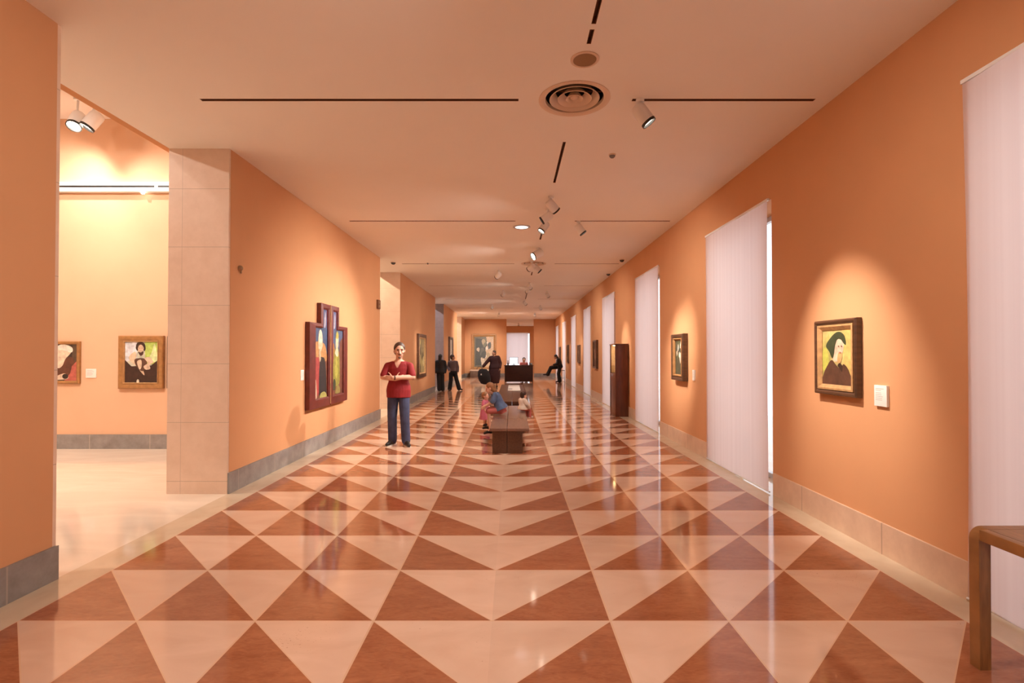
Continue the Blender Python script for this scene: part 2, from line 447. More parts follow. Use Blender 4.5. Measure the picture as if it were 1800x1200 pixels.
# windows (frame and pane in the reveal) and their blinds
def window(n, a, b_, z0, z1, x):
    bm = B(); w = .06
    box(bm, (x, a, z0), (x+.06, a+w, z1)); box(bm, (x, b_-w, z0), (x+.06, b_, z1))
    box(bm, (x, a+w, z1-w), (x+.06, b_-w, z1)); box(bm, (x, a+w, z0), (x+.06, b_-w, z0+w))
    o = struct('window_%d' % n, bm, 'winframe', smooth=None)
    bm = B(); box(bm, (x+.025, a+w, z0+w), (x+.035, b_-w, z1-w)); obj('pane', bm, 'glass', o)
    return o
BL = ['pale blind behind the camera', 'tall pale blind nearest the camera, cut by the right edge of the picture', 'tall pale blind beside the portrait in a dark cap, bright gap at its edge',
      'tall pale blind just before the dark display cabinet', 'tall pale blind half hidden behind the dark display cabinet', 'tall pale blind after the slim picture beyond the cabinet',
      'narrow-looking pale blind third from the far end of the window row', 'narrow-looking pale blind second from the far end of the window row', 'narrow-looking pale blind at the far end of the window row by the end wall']
for i, (a, b_) in enumerate(WIN):
    window(i+1, a-.03, b_-.05, 0.0, WZ, XR+.36)
    if i == 0: ga = a - .06
    ga = a - .004 if i >= 2 else a - .08
    t = thing('window_blind', BL[i], 'window blind', (XR-.03, (ga+b_)/2, .02), 0, 'floor-length blinds along the right wall')
    hw = (b_-ga)/2
    bm = B(); NY, NZ = 40, 30; H = 3.30
    def P(u, v, s):
        y = (u*2-1)*hw; z = v*H
        y += .018*math.sin(v*PI)*(1 if u < .5 else -1)*abs(2*u-1)**3 * (0.6+.5*math.sin(i*1.7))
        x = -.008*math.sin(u*9+i*1.3)*(1-.3*v) - .004*math.sin(u*23+i) + s
        return (x, y, z)
    g = [[bm.verts.new(P(u/NY, v/NZ, 0)) for v in range(NZ+1)] for u in range(NY+1)]
    for u in range(NY):
        for v in range(NZ): bm.faces.new((g[u][v], g[u+1][v], g[u+1][v+1], g[u][v+1]))
    obj('fabric', bm, 'blind', t)
    bm = B(); box(bm, (-.005, -hw, H-.005), (.02, hw, H+.02)); obj('head_rail', bm, 'white', t)
    bm = B(); tube(bm, (.005, -hw, .0), (.005, hw, .0), .008, seg=10); obj('bottom_bar', bm, 'white', t)
bm = B()
def fw(bm, a, b_, z0, z1, y, w=.06):
    box(bm, (a, y, z0), (a+w, y+.06, z1)); box(bm, (b_-w, y, z0), (b_, y+.06, z1)); box(bm, (a+w, y, z0), (b_-w, y+.06, z0+w)); box(bm, (a+w, y, z1-w), (b_-w, y+.06, z1))
fw(bm, FX0, FX1, .5, FZ, YE+.2)
o = struct('window_10', bm, 'winframe', smooth=None)
bm = B(); box(bm, (FX0+.06, YE+.22, .56), (FX1-.06, YE+.23, FZ-.06)); obj('pane', bm, 'glass', o)
t = thing('window_blind', 'pale blind over the window of the far room behind the dark desk', 'window blind', (.42, YE-.03, .7))
bm = B(); NX, NZ = 30, 20
g = [[bm.verts.new(((u/NX-.5)*1.86, .006*math.sin(u*.8), v/NZ*2.62)) for v in range(NZ+1)] for u in range(NX+1)]
for u in range(NX):
    for v in range(NZ): bm.faces.new((g[u][v], g[u+1][v], g[u+1][v+1], g[u][v+1]))
obj('fabric', bm, 'blind', t)
bm = B(); box(bm, (-.93, -.005, 2.61), (.93, .02, 2.65)); obj('head_rail', bm, 'white', t)
bm = B(); tube(bm, (-.93, 0, 0), (.93, 0, 0), .01, seg=10); obj('bottom_bar', bm, 'white', t)

# ------------------------------------------------------------------ ceiling fittings
def vent(x, y, label):
    t = thing('ceiling_vent', label, 'vent', (x, y, HC), 0, None)
    bm = B(); lathe(bm, (0,0,0), (0,0,-1), [(.325, .0), (.325, .005), (.305, .010), (.285, .008), (VR-.004, -.004), (VR-.008, -.03), (VR+.01, -.03), (VR+.02, .0)], 64, closed=True); obj('flange', bm, 'vent', t)
    bm = B(); lathe(bm, (0,0,0), (0,0,1), [(VR-.006, .03), (VR-.006, .14), (.001, .145), (.001, .15), (VR, .15), (VR, .03)], 48, closed=True); obj('plenum', bm, 'black', t)
    for r0, r1, h in ((.228, .170, .065), (.155, .095, .06), (.080, .045, .05)):
        bm = B(); lathe(bm, (0,0,0), (0,0,1), [(r0, .0), (r0-.004, -.003), (r0-.010, .0), (r1-.004, h), (r1, h)], 56, closed=True); obj('cone_ring', bm, 'vent', t)
    bm = B(); lathe(bm, (0,0,0), (0,0,1), [(.044, .045), (.036, .012), (.02, .002), (.001, .0)], 40); obj('centre_cone', bm, 'vent', t)
    bm = B(); box(bm, (-VR+.01, -.006, .07), (VR-.01, .006, .08)); obj('crossbar', bm, 'slot', t)
vent(.57, 4.60, 'large round beige ceiling vent of concentric rings near the camera')
vent(.56, 13.07, 'round beige ceiling vent farther down the hall among clustered spotlights')
t = thing('ceiling_speaker', 'small round brown speaker grille in the ceiling above the big vent', 'ceiling speaker', (.575, 3.97, HC))
bm = B(); lathe(bm, (0,0,0), (0,0,-1), [(.112, 0), (.112, .006), (.104, .010), (.092, .008), (.090, 0)], 48, closed=True); obj('rim', bm, 'vent', t)
bm = B(); lathe(bm, (0,0,0), (0,0,-1), [(.091, .001), (.091, .004), (.05, .006), (.001, .0065)], 48); obj('grille', bm, 'grille', t)

def aim(o, frm, to):
    d = Vector(to) - Vector(frm); o.rotation_mode = 'QUATERNION'; o.rotation_quaternion = d.to_track_quat('-Z', 'Y')

WARM = (1.0, .905, .81)
GAIN = 1.
def lamp(parent, loc, to, power, size, blend, col=WARM, rad=.05):
    L = bpy.data.lights.new('spot_beam', 'SPOT'); L.energy = power*GAIN; L.spot_size = math.radians(size); L.spot_blend = blend; L.color = col; L.shadow_soft_size = rad
    o = bpy.data.objects.new('spot_beam', L); COL.objects.link(o); o.parent = parent; o.location = loc
    d = Vector(to); o.rotation_mode = 'QUATERNION'; o.rotation_quaternion = d.to_track_quat('-Z', 'Y')
    return o

def spotlight(x, y, target, label, power=0, size=40, blend=.6, z=HC, drop=.15, s=1., group='white spotlights along the hall ceiling', color=WARM, wide=0., big=1.):
    """white cylindrical track spotlight hanging from the ceiling and aimed at a point"""
    t = thing('ceiling_spotlight', label, 'spotlight', (x, y, z), 0, group)
    head = Vector((0, 0, -drop)); dirv = (Vector(target) - Vector((x, y, z-drop))).normalized()
    hd = Vector((dirv.x, dirv.y, 0));
    off = head + (hd.normalized()*.03 if hd.length > .05 else Vector())
    r, L = .066*s*big, .195*s*big
    bm = B(); tube(bm, (0,0,-.0015), (0,0,-.030), .038*s, seg=24); obj('mount', bm, 'white', t)
    bm = B(); tube(bm, (0,0,-.028), off, .011*s, seg=12); obj('stem', bm, 'white', t)
    bm = B(); p0 = off - dirv*L*.55; p1 = off + dirv*L*.45
    lathe(bm, p0, dirv, [(.001, 0), (r*.7, .0), (r*.95, .018*s), (r, .04*s), (r, L), (r*.90, L), (r*.88, L-.035*s), (.001, L-.035*s)], 28); obj('head', bm, 'white', t)
    bm = B(); lathe(bm, p0, dirv, [(r*1.015, L-.020*s), (r*1.02, L+.004), (r*.89, L+.004), (r*.885, L-.018*s)], 28, closed=True); obj('baffle', bm, 'black', t)
    bm = B(); lathe(bm, p0, dirv, [(.001, L-.030*s), (r*.84, L-.030*s), (r*.84, L-.024*s), (.001, L-.020*s)], 24); obj('lens', bm, 'lens' if power else 'lensdim', t)
    if power: lamp(t, p1 + dirv*.02, dirv, power, size, blend, color)
    if wide:
        for sx in (-1, 1): lamp(t, p1 + dirv*.02 + Vector((sx*.05,0,-.03)), (sx*(.72 if sx < 0 else .55), .25, -.70), wide*(1.7 if sx < 0 else 1), 130, 1., color, rad=.05)  # added sideways fill lamps, apart from the head's own beam
    return t

PW = 600      # beam power on pictures
WD = 165      # power of the added fill lamps
P1 = (XR, 4.47, 1.50)
spotlight(1.17, 4.60, (XR, 4.40, 1.25), 'white spotlight hanging from the right track beside the big round vent', PW*.95, 40, 1.)
spotlight(.575, 7.45, (XR, 8.78, 1.5), 'white spotlight nearest the camera on the centre line, its dark face turned right', PW, 33, 1., wide=WD)
spotlight(.575, 8.08, (XL, 8.55, 1.3), 'spotlight second on the centre line, showing a dark open face turned left', PW*.70, 84, 1.)
spotlight(.575, 8.72, (-1.9, 7.7, 0), 'spotlight third on the centre line, showing a bright oblong face', PW*.4, 52, 1.)
spotlight(1.17, 8.86, (XR, 8.85, 1.45), 'small white spotlight hanging from the second right track', PW*.35, 30, 1.)
spotlight(.575, 11.1, (XL, 9.1, 1.35), 'larger white round-faced spotlight just before the far round vent', PW*1.15, 58, 1., wide=WD, big=1.35)
spotlight(.50, 12.75, (XL, 17.6, 1.5), 'spotlight on the left of the cluster around the far round vent', PW*1.4, 18, .9, big=1.1)
spotlight(.62, 13.0, (2.75, 13.05, 1.75), 'spotlight on the right of the cluster around the far round vent', PW*.6, 30, 1., big=1.1, wide=WD*.7)
spotlight(-.37, 14.1, (XL, 17.7, 1.4), 'small white spotlight standing apart to the left behind the far vent', PW*.7, 20, .9)
spotlight(.565, 16.5, (XR, 21.9, 1.5), 'bright spotlight on the centre line before the farthest lengthwise track', PW*.9, 16, .9, wide=WD)
spotlight(.565, 17.6, (XL, 26.0, 1.5), 'spotlight touching the near end of the farthest lengthwise track', PW*1.2, 14, .9)
spotlight(-.31, 18.6, (XL, 25.8, 1.4), 'dark-faced spotlight left of the farthest lengthwise track', PW*.7, 16, .9)
spotlight(1.31, 18.8, (XR, 21.9, 1.5), 'dark-faced spotlight right of the farthest lengthwise track', PW*.5, 20, .9)
spotlight(.55, 21.9, (XR, 26.2, 1.5), 'spotlight at the far end of the farthest lengthwise track', PW*.9, 16, .9, wide=WD)
spotlight(-.94, 24.0, (-1.9, YF, 1.9), 'bright glowing spotlight left of the track near the end wall', PW*2.2, 24, .9)
spotlight(1.36, 24.3, (XR, 30.5, 1.5), 'dark spotlight right of the centre line near the end wall', PW*.8, 16, .9)
spotlight(-.73, 28.3, (-1.9, YF, 1.5), 'dark spotlight on the left close to the end wall', PW*.8, 44, 1., wide=WD*1.5)
spotlight(1.30, 28.7, (2.2, YF, 1.6), 'dark spotlight on the right close to the end wall', PW*.45, 44, 1., wide=WD*1.0)
# unseen heads added above and behind the camera to light the near hall
for i, y in enumerate((2.3, -.6, -3.6)):
    spotlight(.575, y, (.3, y + .6, 0), 'added fill spotlight of the centre line above the camera, out of the picture', WD*.15, 90, .9, wide=WD*.62)
# frosted downlight
t = thing('ceiling_downlight', 'flat round frosted downlight left of the centre line spotlights', 'downlight', (.177, 9.26, HC))
bm = B(); lathe(bm, (0,0,0), (0,0,-1), [(.16, 0), (.16, .008), (.145, .016), (.12, .012), (.115, 0)], 40, closed=True); obj('rim', bm, 'winframe', t)
bm = B(); lathe(bm, (0,0,0), (0,0,-1), [(.117, .001), (.117, .008), (.06, .016), (.001, .018)], 40); obj('diffuser', bm, 'lensdim', t)
# small sensors on the ceiling
def sensor(x, y, r, label, m='dgrey', h=.05):
    t = thing('ceiling_sensor', label, 'sensor', (x, y, HC))
    bm = B(); tube(bm, (0,0,0), (0,0,-.014), r*1.15, seg=24); obj('base', bm, 'vent', t)
    bm = B(); lathe(bm, (0,0,-.014), (0,0,-1), [(r, 0), (r*.9, h*.5), (r*.5, h*.9), (.001, h)], 24); obj('dome', bm, m, t)
sensor(1.17, 5.88, .035, 'tiny pale ceiling sensor right of the first lengthwise track behind the vent', 'grey', .03)
sensor(2.72, 12.5, .055, 'dark dome on the ceiling edge above the right wall, nearer of two')
sensor(2.80, 14.7, .055, 'dark dome on the ceiling edge above the right wall, farther of two')
sensor(-3.02, 12.85, .06, 'dark dome on the ceiling at the left edge by the second opening')
sensor(-2.15, 12.9, .02, 'tiny dark ceiling sensor left of the far vent near the second opening', h=.04)

# side gallery lights: a visible pair, then unseen heads added to brighten it
SG = 'white spotlights in the side gallery'
def side_spot(x, y, target, label, power, size, color=(1, .92, .82), wide=0):
    return spotlight(x, y, target, label, power, size, .9, z=HS, drop=.36, s=1.5, group=SG, color=color, wide=wide)
side_spot(-6.42, 7.75, (-8.6, 6.2, .6), 'white round spotlight in the side gallery showing a dark slit, right of a pair', 110, 70, wide=90)
side_spot(-6.68, 7.75, (-6.1, 5.0, .6), 'white round spotlight in the side gallery close to the wall edge, left of a pair', 130, 60)
side_spot(-5.2, 5.4, (-5.9, 8.42, 1.2), 'added unseen spotlight high in the side gallery hidden by the hall ceiling', 200, 125, wide=150)
side_spot(-7.2, 4.9, (-7.0, 8.42, 1.2), 'added unseen spotlight high in the side gallery behind the near wall', 200, 125)
side_spot(-6.8, 3.0, (-6.8, 3.2, 0), 'added fill spotlight above the side gallery floor, out of the picture', 150, 90, wide=260)
side_spot(-6.8, -2.0, (-6.8, -2.2, 0), 'added fill spotlight at the back of the side gallery, out of the picture', 150, 90, wide=240)
for y, c, p in ((13.4, (1, .84, .64), 650), (22.5, (.80, .86, 1.0), 420), (31.0, (1, .84, .64), 700)):  # unseen lamps added to farther rooms, the cool one standing for daylight
    side_spot(-5.6, y, (-5.6, y+.1, 0), 'added fill spotlight of a farther side gallery, out of the picture', p*.3, 90, c, wide=p)
spotlight(.5, 38.5, (.5, 38.7, 0), 'white spotlight on the far room ceiling beyond the end wall opening', 120, 100, .9, wide=330)
t = thing('ceiling_downlight', 'dark recessed downlight in the pale side gallery ceiling', 'downlight', (-6.53, 7.50, HS))
bm = B(); lathe(bm, (0,0,0), (0,0,-1), [(.085, 0), (.085, .006), (.06, .006), (.058, 0)], 32, closed=True); obj('rim', bm, 'slot', t)
bm = B(); tube(bm, (0,0,-.001), (0,0,-.004), .060, seg=32); obj('aperture', bm, 'black', t)
# long light rail on the side gallery wall
t = thing('light_rail', 'long white light rail with dark slots high on the side gallery wall', 'light rail', (-5.9, 8.42, 4.32))
bm = B(); box(bm, (-2.5, -.10, -.07), (1.98, 0, .085)); obj('housing', bm, 'white', t, bevel=.006)
for a, b_ in ((-2.45, .0), (.06, 1.92)):
    bm = B(); box(bm, (a, -.104, .0), (b_, -.1005, .028)); obj('slot', bm, 'black', t)
bm = B(); box(bm, (-2.45, -.085, .086), (1.93, -.02, .092)); obj('lamp_strip', bm, emit_mat('rail_lamp', (1, .90, .78), 3), t)
bm = B(); lathe(bm, (-.2, -.085, -.071), (0,0,-1), [(.03, 0), (.03, .02), (.02, .035), (.001, .04)], 20); obj('lamp', bm, 'lens', t)

# ------------------------------------------------------------------ pictures
def smooth_poly(pts, n=6):
    out = []; N = len(pts)
    for i in range(N):
        p0, p1, p2, p3 = [Vector(pts[(i+k-1) % N]) for k in range(4)]
        for j in range(n):
            t = j/n
            out.append(.5*((2*p1) + (p2-p0)*t + (2*p0-5*p1+4*p2-p3)*t*t + (3*p1-p0-3*p2+p3)*t**3))
    return out
def oval(cx, cz, rx, rz, n=28, tilt=0):
    c, s = math.cos(tilt), math.sin(tilt)
    return [Vector((cx + rx*math.cos(a)*c - rz*math.sin(a)*s, cz + rx*math.cos(a)*s + rz*math.sin(a)*c)) for a in [2*PI*i/n for i in range(n)]]

def canvas(parent, w, h, y, shapes, base, x0=0., z0=0., name='canvas', outline=None):
    """painted board centred at (x0,z0), front at depth Y (towards -Y); shapes are painted patches, later ones on top"""
    mats = []; bm = B()
    def idx(c):
        m = paintmat(c)
        if m not in mats: mats.append(m)
        return mats.index(m)
    box(bm, (x0-w/2, y, z0-h/2), (x0+w/2, y+.012, z0+h/2), idx(base))
    for k, (c, pts) in enumerate(shapes):
        yy = y - .0006*(k+1)
        cl = [Vector((min(1, max(0, p[0])), min(1, max(0, p[1])))) for p in pts]
        vs = []
        for p in cl:
            q = (x0 + (p.x-.5)*w, yy, z0 + (p.y-.5)*h)
            if vs and (Vector(q)-vs[-1].co).length < 1e-4: continue
            vs.append(bm.verts.new(q))
        if len(vs) > 2 and (vs[0].co-vs[-1].co).length < 1e-4: bm.verts.remove(vs.pop())
        if len(vs) < 3: continue
        f = bm.faces.new(vs); f.material_index = idx(c); f.normal_update()
        if f.normal.y > 0: f.normal_flip()
    bmesh.ops.triangulate(bm, faces=[f for f in bm.faces if len(f.verts) > 4])
    me = bpy.data.meshes.new(name); bm.to_mesh(me); bm.free()
    for m in mats: me.materials.append(m)
    o = bpy.data.objects.new(name, me); COL.objects.link(o); o.parent = parent
    return o

def frame(parent, w, h, prof, m, name='frame', x0=0., z0=0.):
    """closed rectangular moulding: prof = (inset from the outer edge, depth y) points, closed"""
    bm = B(); rings = []
    for ins, y in prof + [prof[0]]:
        a, b_ = w/2-ins, h/2-ins
        rings.append([(x0-a, y, z0-b_), (x0+a, y, z0-b_), (x0+a, y, z0+b_), (x0-a, y, z0+b_)])
    ring_loft(bm, rings, caps=False)
    bmesh.ops.remove_doubles(bm, verts=bm.verts, dist=1e-6)
    return obj(name, bm, m, parent, smooth=.3)

RZR, RZL = -PI/2, PI/2
def picture(label, loc, rz, w, h, fwid, depth, shapes, base, mfr='frame_dark', inner='frame_gold', iw=.03, group=None, cat='painting'):
    t = thing('framed_painting', label, cat, loc, rz, group)
    frame(t, w, h, [(0, -.004), (0, -depth*.8), (.012, -depth), (fwid*.55, -depth*.96), (fwid, -depth*.72), (fwid, -.004)], mfr)
    if inner:
        frame(t, w-2*fwid, h-2*fwid, [(0, -.006), (0, -depth*.9), (iw*.35, -depth*.95), (iw, -depth*.6), (iw, -.006)], inner, 'inner_moulding')
        cw, ch = w-2*fwid-2*iw, h-2*fwid-2*iw
    else: cw, ch = w-2*fwid, h-2*fwid
    canvas(t, cw+.004, ch+.004, -depth*.5, shapes, base)
    return t

# a) portrait with a dark cap, right wall
face = (.70, .47, .33)
sh = [((.40, .34, .10), [(0, 0), (0, .75), (.25, .95), (.3, .2)]), ((.62, .42, .13), [(.75, .2), (1, .2), (1, 1), (.7, 1)]),
      ((.43, .42, .08), smooth_poly([(.02, .25), (.02, .62), (.16, .66), (.22, .40)])),
      (face, smooth_poly([(.44, .66), (.45, .78), (.60, .85), (.74, .78), (.74, .64), (.66, .52), (.66, .46), (.44, .42), (.36, .52)])),
      ((.52, .30, .12), smooth_poly([(.56, .56), (.66, .60), (.70, .52), (.64, .40), (.54, .42)])),
      ((.035, .05, .022), smooth_poly([(.14, .72), (.34, .88), (.55, .96), (.74, .92), (.82, .80), (.82, .72), (.74, .76), (.66, .82), (.54, .82), (.46, .70), (.42, .55), (.36, .48), (.26, .60)])),
      ((.085, .035, .02), smooth_poly([(.0, .0), (.02, .14), (.16, .32), (.34, .45), (.50, .36), (.64, .30), (.76, .38), (.92, .26), (1, .0)])),
      ((.03, .014, .01), smooth_poly([(.55, .35), (.62, .40), (.72, .34), (.70, .24), (.62, .30)])),
      ((.25, .12, .08), oval(.59, .70, .025, .014)), ((.25, .12, .08), oval(.69, .70, .02, .014)), ((.45, .20, .14), oval(.64, .59, .04, .012))]
picture('portrait of a man in a dark cap and brown robe on the near right wall', (XR, 4.525, 1.545), RZR, .585, .675, .045, .06, sh, (.50, .38, .14), iw=.048)
# b) second picture, right wall, deep box frame
def pale_figures(seed, base, pal):
    random.seed(seed); s = []
    for k in range(16):
        c = pal[k % len(pal)]; x, z = random.uniform(.2, .8), random.uniform(.08, .92); r = random.uniform(.05, .16)
        s.append((c, smooth_poly([(x + r*random.uniform(.5, 1.1)*math.cos(a), z + 1.2*r*random.uniform(.5, 1.1)*math.sin(a)) for a in [2*PI*i/7 for i in range(7)]], 4)))
    return s
WG = [(.045, .055, .03), (.60, .48, .36), (.09, .11, .04), (.70, .62, .50), (.03, .035, .03), (.20, .24, .09)]
picture('dark green painting of pale figures in a deep frame on the right wall', (XR, 8.72, 1.515), RZR, .60, .80, .075, .10, pale_figures(3, None, WG), (.06, .065, .04), mfr='frame_dark', inner='frame_brown', iw=.03)
# c) pictures between the farther windows
RED = [(.22, .06, .04), (.10, .03, .02), (.45, .25, .15), (.05, .03, .02)]
for k, (y, l, w, h) in enumerate(((17.55, 'slim dark framed painting on the right wall just beyond the display cabinet', .75, .98), (21.88, 'small dark painting on the right wall, third beyond the camera-side blinds from the far end', .6, .8),
                            (26.2, 'small dark painting on the right wall, second from the far end', .6, .95), (30.53, 'small dark painting on the right wall nearest the end wall', .6, .85))):
    picture(l, (XR, y, 1.55), RZR, w, h, .07, .08, pale_figures(20+k, None, RED), (.12, .05, .03), inner=None, group='small paintings between the far blinds')
# d) left wall
DK = [(.12, .09, .04), (.45, .33, .12), (.05, .04, .02), (.62, .48, .22), (.20, .16, .07)]
picture('tall narrow-looking gilt framed painting on the left wall behind the man in red', (XL, 17.7, 1.50), RZL, 1.45, 1.50, .12, .09, pale_figures(40, None, DK), (.30, .22, .09), mfr='frame_dark', inner='frame_gold', iw=.05)
picture('dark framed pale painting on the far left wall behind the two people in black', (XL, 26.1, 1.75), RZL, 1.5, 1.35, .14, .10, pale_figures(41, None, [(.55, .5, .42), (.4, .36, .3), (.65, .6, .52)]), (.5, .45, .38), inner=None)
# e) end wall
EW = [(.10, .10, .08), (.55, .45, .33), (.05, .055, .05), (.66, .58, .48), (.16, .15, .09), (.38, .30, .18)]
sh = [((.52, .36, .22), [(.55, 0), (1, 0), (1, 1), (.62, 1)]), ((.05, .055, .05), [(.05, .05), (.5, .05), (.6, .9), (.08, .95)])] + pale_figures(44, None, EW)
picture('large gilt framed painting of pale figures on the end wall beside the opening', (-1.90, YF, 1.69), 0, 1.66, 2.40, .13, .10, sh, (.14, .12, .08), mfr='frame_brown', inner='frame_gold', iw=.05)
# f) side gallery back wall
YG = 8.42
sh = [((.62, .62, .66), [(0, .5), (0, 1), (.36, 1), (.36, .6)]), ((.42, .55, .12), [(.62, .45), (1, .45), (1, 1), (.60, 1)]), ((.62, .70, .36), smooth_poly([(.72, .55), (.82, .75), (.9, .95), (.98, .7), (.98, .52)])),
      ((.035, .014, .010), [(0, 0), (1, 0), (1, .55), (.8, .42), (.2, .40), (0, .56)]),
      ((.03, .013, .010), smooth_poly([(.33, .84), (.36, .96), (.48, 1.0), (.60, .95), (.63, .82), (.58, .78), (.50, .90), (.40, .78)])),
      ((.56, .40, .28), smooth_poly([(.40, .80), (.42, .90), (.50, .93), (.57, .86), (.55, .76), (.48, .71)])), ((.05, .02, .015), smooth_poly([(.40, .76), (.48, .74), (.56, .77), (.55, .69), (.47, .66)])),
      ((.10, .05, .03), oval(.455, .845, .014, .008)), ((.10, .05, .03), oval(.525, .845, .014, .008)),
      ((.60, .46, .32), smooth_poly([(.12, .62), (.30, .76), (.36, .66), (.30, .50), (.46, .30), (.60, .18), (.56, .30), (.44, .40), (.26, .46)])),
      ((.09, .04, .025), smooth_poly([(.30, .56), (.48, .60), (.66, .56), (.66, .36), (.52, .28), (.36, .40)])),
      ((.62, .46, .34), smooth_poly([(.60, .60), (.76, .62), (.88, .50), (.76, .44), (.78, .34), (.64, .32), (.58, .40), (.70, .48)])),
      ((.60, .47, .34), smooth_poly([(.38, .52), (.50, .56), (.52, .40), (.46, .32), (.40, .42)])), ((.65, .55, .42), oval(.41, .03, .04, .05))]
picture('painting of a dark-haired seated figure in a brown frame in the side gallery', (-6.14, YG, 1.435), 0, .745, .875, .085, .06, sh, (.5, .5, .4), mfr='frame_brown', inner='frame_gold', iw=.018)
sh = [((.035, .02, .015), [(0, 0), (.85, 0), (.85, 1), (0, 1)]), ((.10, .035, .02), smooth_poly([(.3, .1), (.85, .2), (.9, .6), (.6, .6)])), ((.42, .10, .075), [(.62, 0), (1, 0), (1, .55), (.85, .40), (.8, .2)]),
      ((.66, .52, .38), smooth_poly([(.30, .62), (.30, .86), (.50, .98), (.76, .94), (.82, .78), (.66, .60), (.56, .40), (.42, .36)])), ((.74, .66, .56), smooth_poly([(.34, .88), (.56, 1), (.84, .92), (.84, .78), (.58, .84)])),
      ((.62, .46, .34), smooth_poly([(.4, .12), (.62, .20), (.74, .14), (.72, .05), (.4, .03)])), ((.02, .012, .01), oval(.66, .12, .09, .07))]
picture('partly hidden painting of a pale bald head over red cloth, left in the side gallery', (-7.49, YG, 1.43), 0, .66, .70, .05, .05, sh, (.08, .05, .03), mfr='frame_brown', inner=None)
picture('side gallery painting showing only its dark left edge beside the stone jamb', (-5.355, YG, 1.435), 0, .70, .86, .07, .06, pale_figures(60, None, DK), (.2, .15, .08), inner=None)

# winged altarpiece on the left wall
t = thing('altarpiece', 'tall stepped altarpiece of two red framed wings with standing saints, left wall', 'altarpiece', (XL, 8.72, 0), RZL)
def wing(sgn):
    """one shutter: wide lower panel with a narrow raised inner top. sgn -1: near (left) wing, +1: far (right) wing"""
    D0, D1, D2 = -.030, -.075, -.090
    W, Wt, z0, zs, z1 = .885, .42, .70, 2.07, 2.41
    def px(a): return sgn*(.012 + a)
    out = [(px(0), z0), (px(W), z0), (px(W), zs), (px(Wt), zs), (px(Wt), z1), (px(0), z1)]
    def inset(e): return [(px(.075+e), z0+.13+e), (px(W-.20-e), z0+.13+e), (px(W-.20-e), zs-.05-e), (px(Wt-.06-e), zs-.05-e), (px(Wt-.06-e), z1-.07-e), (px(.075+e), z1-.07-e)]
    inn, inn2 = inset(0), inset(.022)
    bm = B()
    rings = [[(x, y, z) for x, z in pl] for pl, y in ((out, -.004), (out, D1), ([(x*1., z) for x, z in inn], D2), (inn2, D1), (inn2, D0), (out, -.004))]
    ring_loft(bm, rings, caps=False); bmesh.ops.remove_doubles(bm, verts=bm.verts, dist=1e-6)
    fr = obj('wing_frame', bm, 'frame_red', t, smooth=.3)
    # painted board
    cx0, cx1 = sorted((px(.09), px(W-.215)))
    za, zb = z0+.145, zs-.065
    w, h = cx1-cx0, zb-za
    cx, cz = (cx0+cx1)/2, (za+zb)/2
    if sgn < 0:
        s = [((.05, .085, .17), [(.0, .62), (1, .62), (1, 1), (0, 1)]), ((.46, .23, .08), smooth_poly([(.04, .52), (.08, .76), (.3, .80), (.8, .76), (.96, .55), (.6, .50), (.3, .50)])),
             ((.36, .05, .045), smooth_poly([(.0, .08), (.02, .52), (.25, .58), (.40, .52), (.42, .10)])), ((.018, .016, .018), smooth_poly([(.40, .04), (.42, .52), (.62, .58), (.84, .50), (.92, .04)])),
             ((.62, .50, .32), smooth_poly([(.30, .74), (.34, .92), (.48, .97), (.60, .90), (.62, .74), (.46, .66)])), ((.70, .62, .48), smooth_poly([(.34, .82), (.40, .95), (.54, .95), (.60, .82), (.5, .78)])),
             ((.55, .42, .26), smooth_poly([(.34, .66), (.44, .70), (.5, .56), (.40, .52)])), ((.60, .42, .30), smooth_poly([(.0, .02), (.06, .22), (.14, .26), (.2, .02)])), ((.38, .34, .10), smooth_poly([(.45, .0), (.5, .07), (.8, .08), (.95, .0)]))]
    else:
        s = [((.07, .10, .18), [(0, .66), (1, .66), (1, 1), (0, 1)]), ((.15, .05, .03), [(.62, 0), (1, 0), (1, .9), (.7, .8)]), ((.34, .14, .035), smooth_poly([(.0, .2), (.04, .70), (.25, .74), (.25, .2)])),
             ((.25, .22, .040), smooth_poly([(.12, .18), (.2, .60), (.36, .72), (.62, .68), (.72, .40), (.66, .16)])), ((.36, .33, .06), smooth_poly([(.28, .30), (.36, .58), (.52, .60), (.50, .28)])),
             ((.60, .47, .30), smooth_poly([(.34, .76), (.38, .92), (.52, .95), (.60, .86), (.56, .74), (.44, .70)])), ((.42, .36, .07), smooth_poly([(.36, .88), (.46, .98), (.6, .92), (.52, .86)])),
             ((.62, .52, .36), smooth_poly([(.28, .64), (.46, .72), (.58, .64), (.5, .58)])), ((.03, .045, .02), smooth_poly([(.05, .1), (.2, .24), (.34, .20), (.3, .08)])), ((.26, .20, .06), smooth_poly([(.3, .03), (.5, .14), (.72, .10), (.7, .02)]))]
    canvas(t, w, h, -.055, s, (.20, .07, .04), cx, cz, 'painted_panel')
    a, b_ = sorted((px(.09), px(Wt-.075)))
    canvas(t, b_-a, (z1-.085)-zb+.02, -.057, [((.06, .09, .20), [(.2, 0), (.9, 0), (.85, .9), (.25, .95)]), ((.40, .36, .42), smooth_poly([(.4, .1), (.55, .8), (.7, .6), (.65, .1)]))], (.26, .05, .07), (a+b_)/2, (z1-.085+zb+.01)/2, 'upper_panel')
wing(-1); wing(1)
bm = B(); box(bm, (-.0115, -.082, .72), (.0115, -.03, 2.40)); obj('centre_post', bm, 'frame_gold', t)
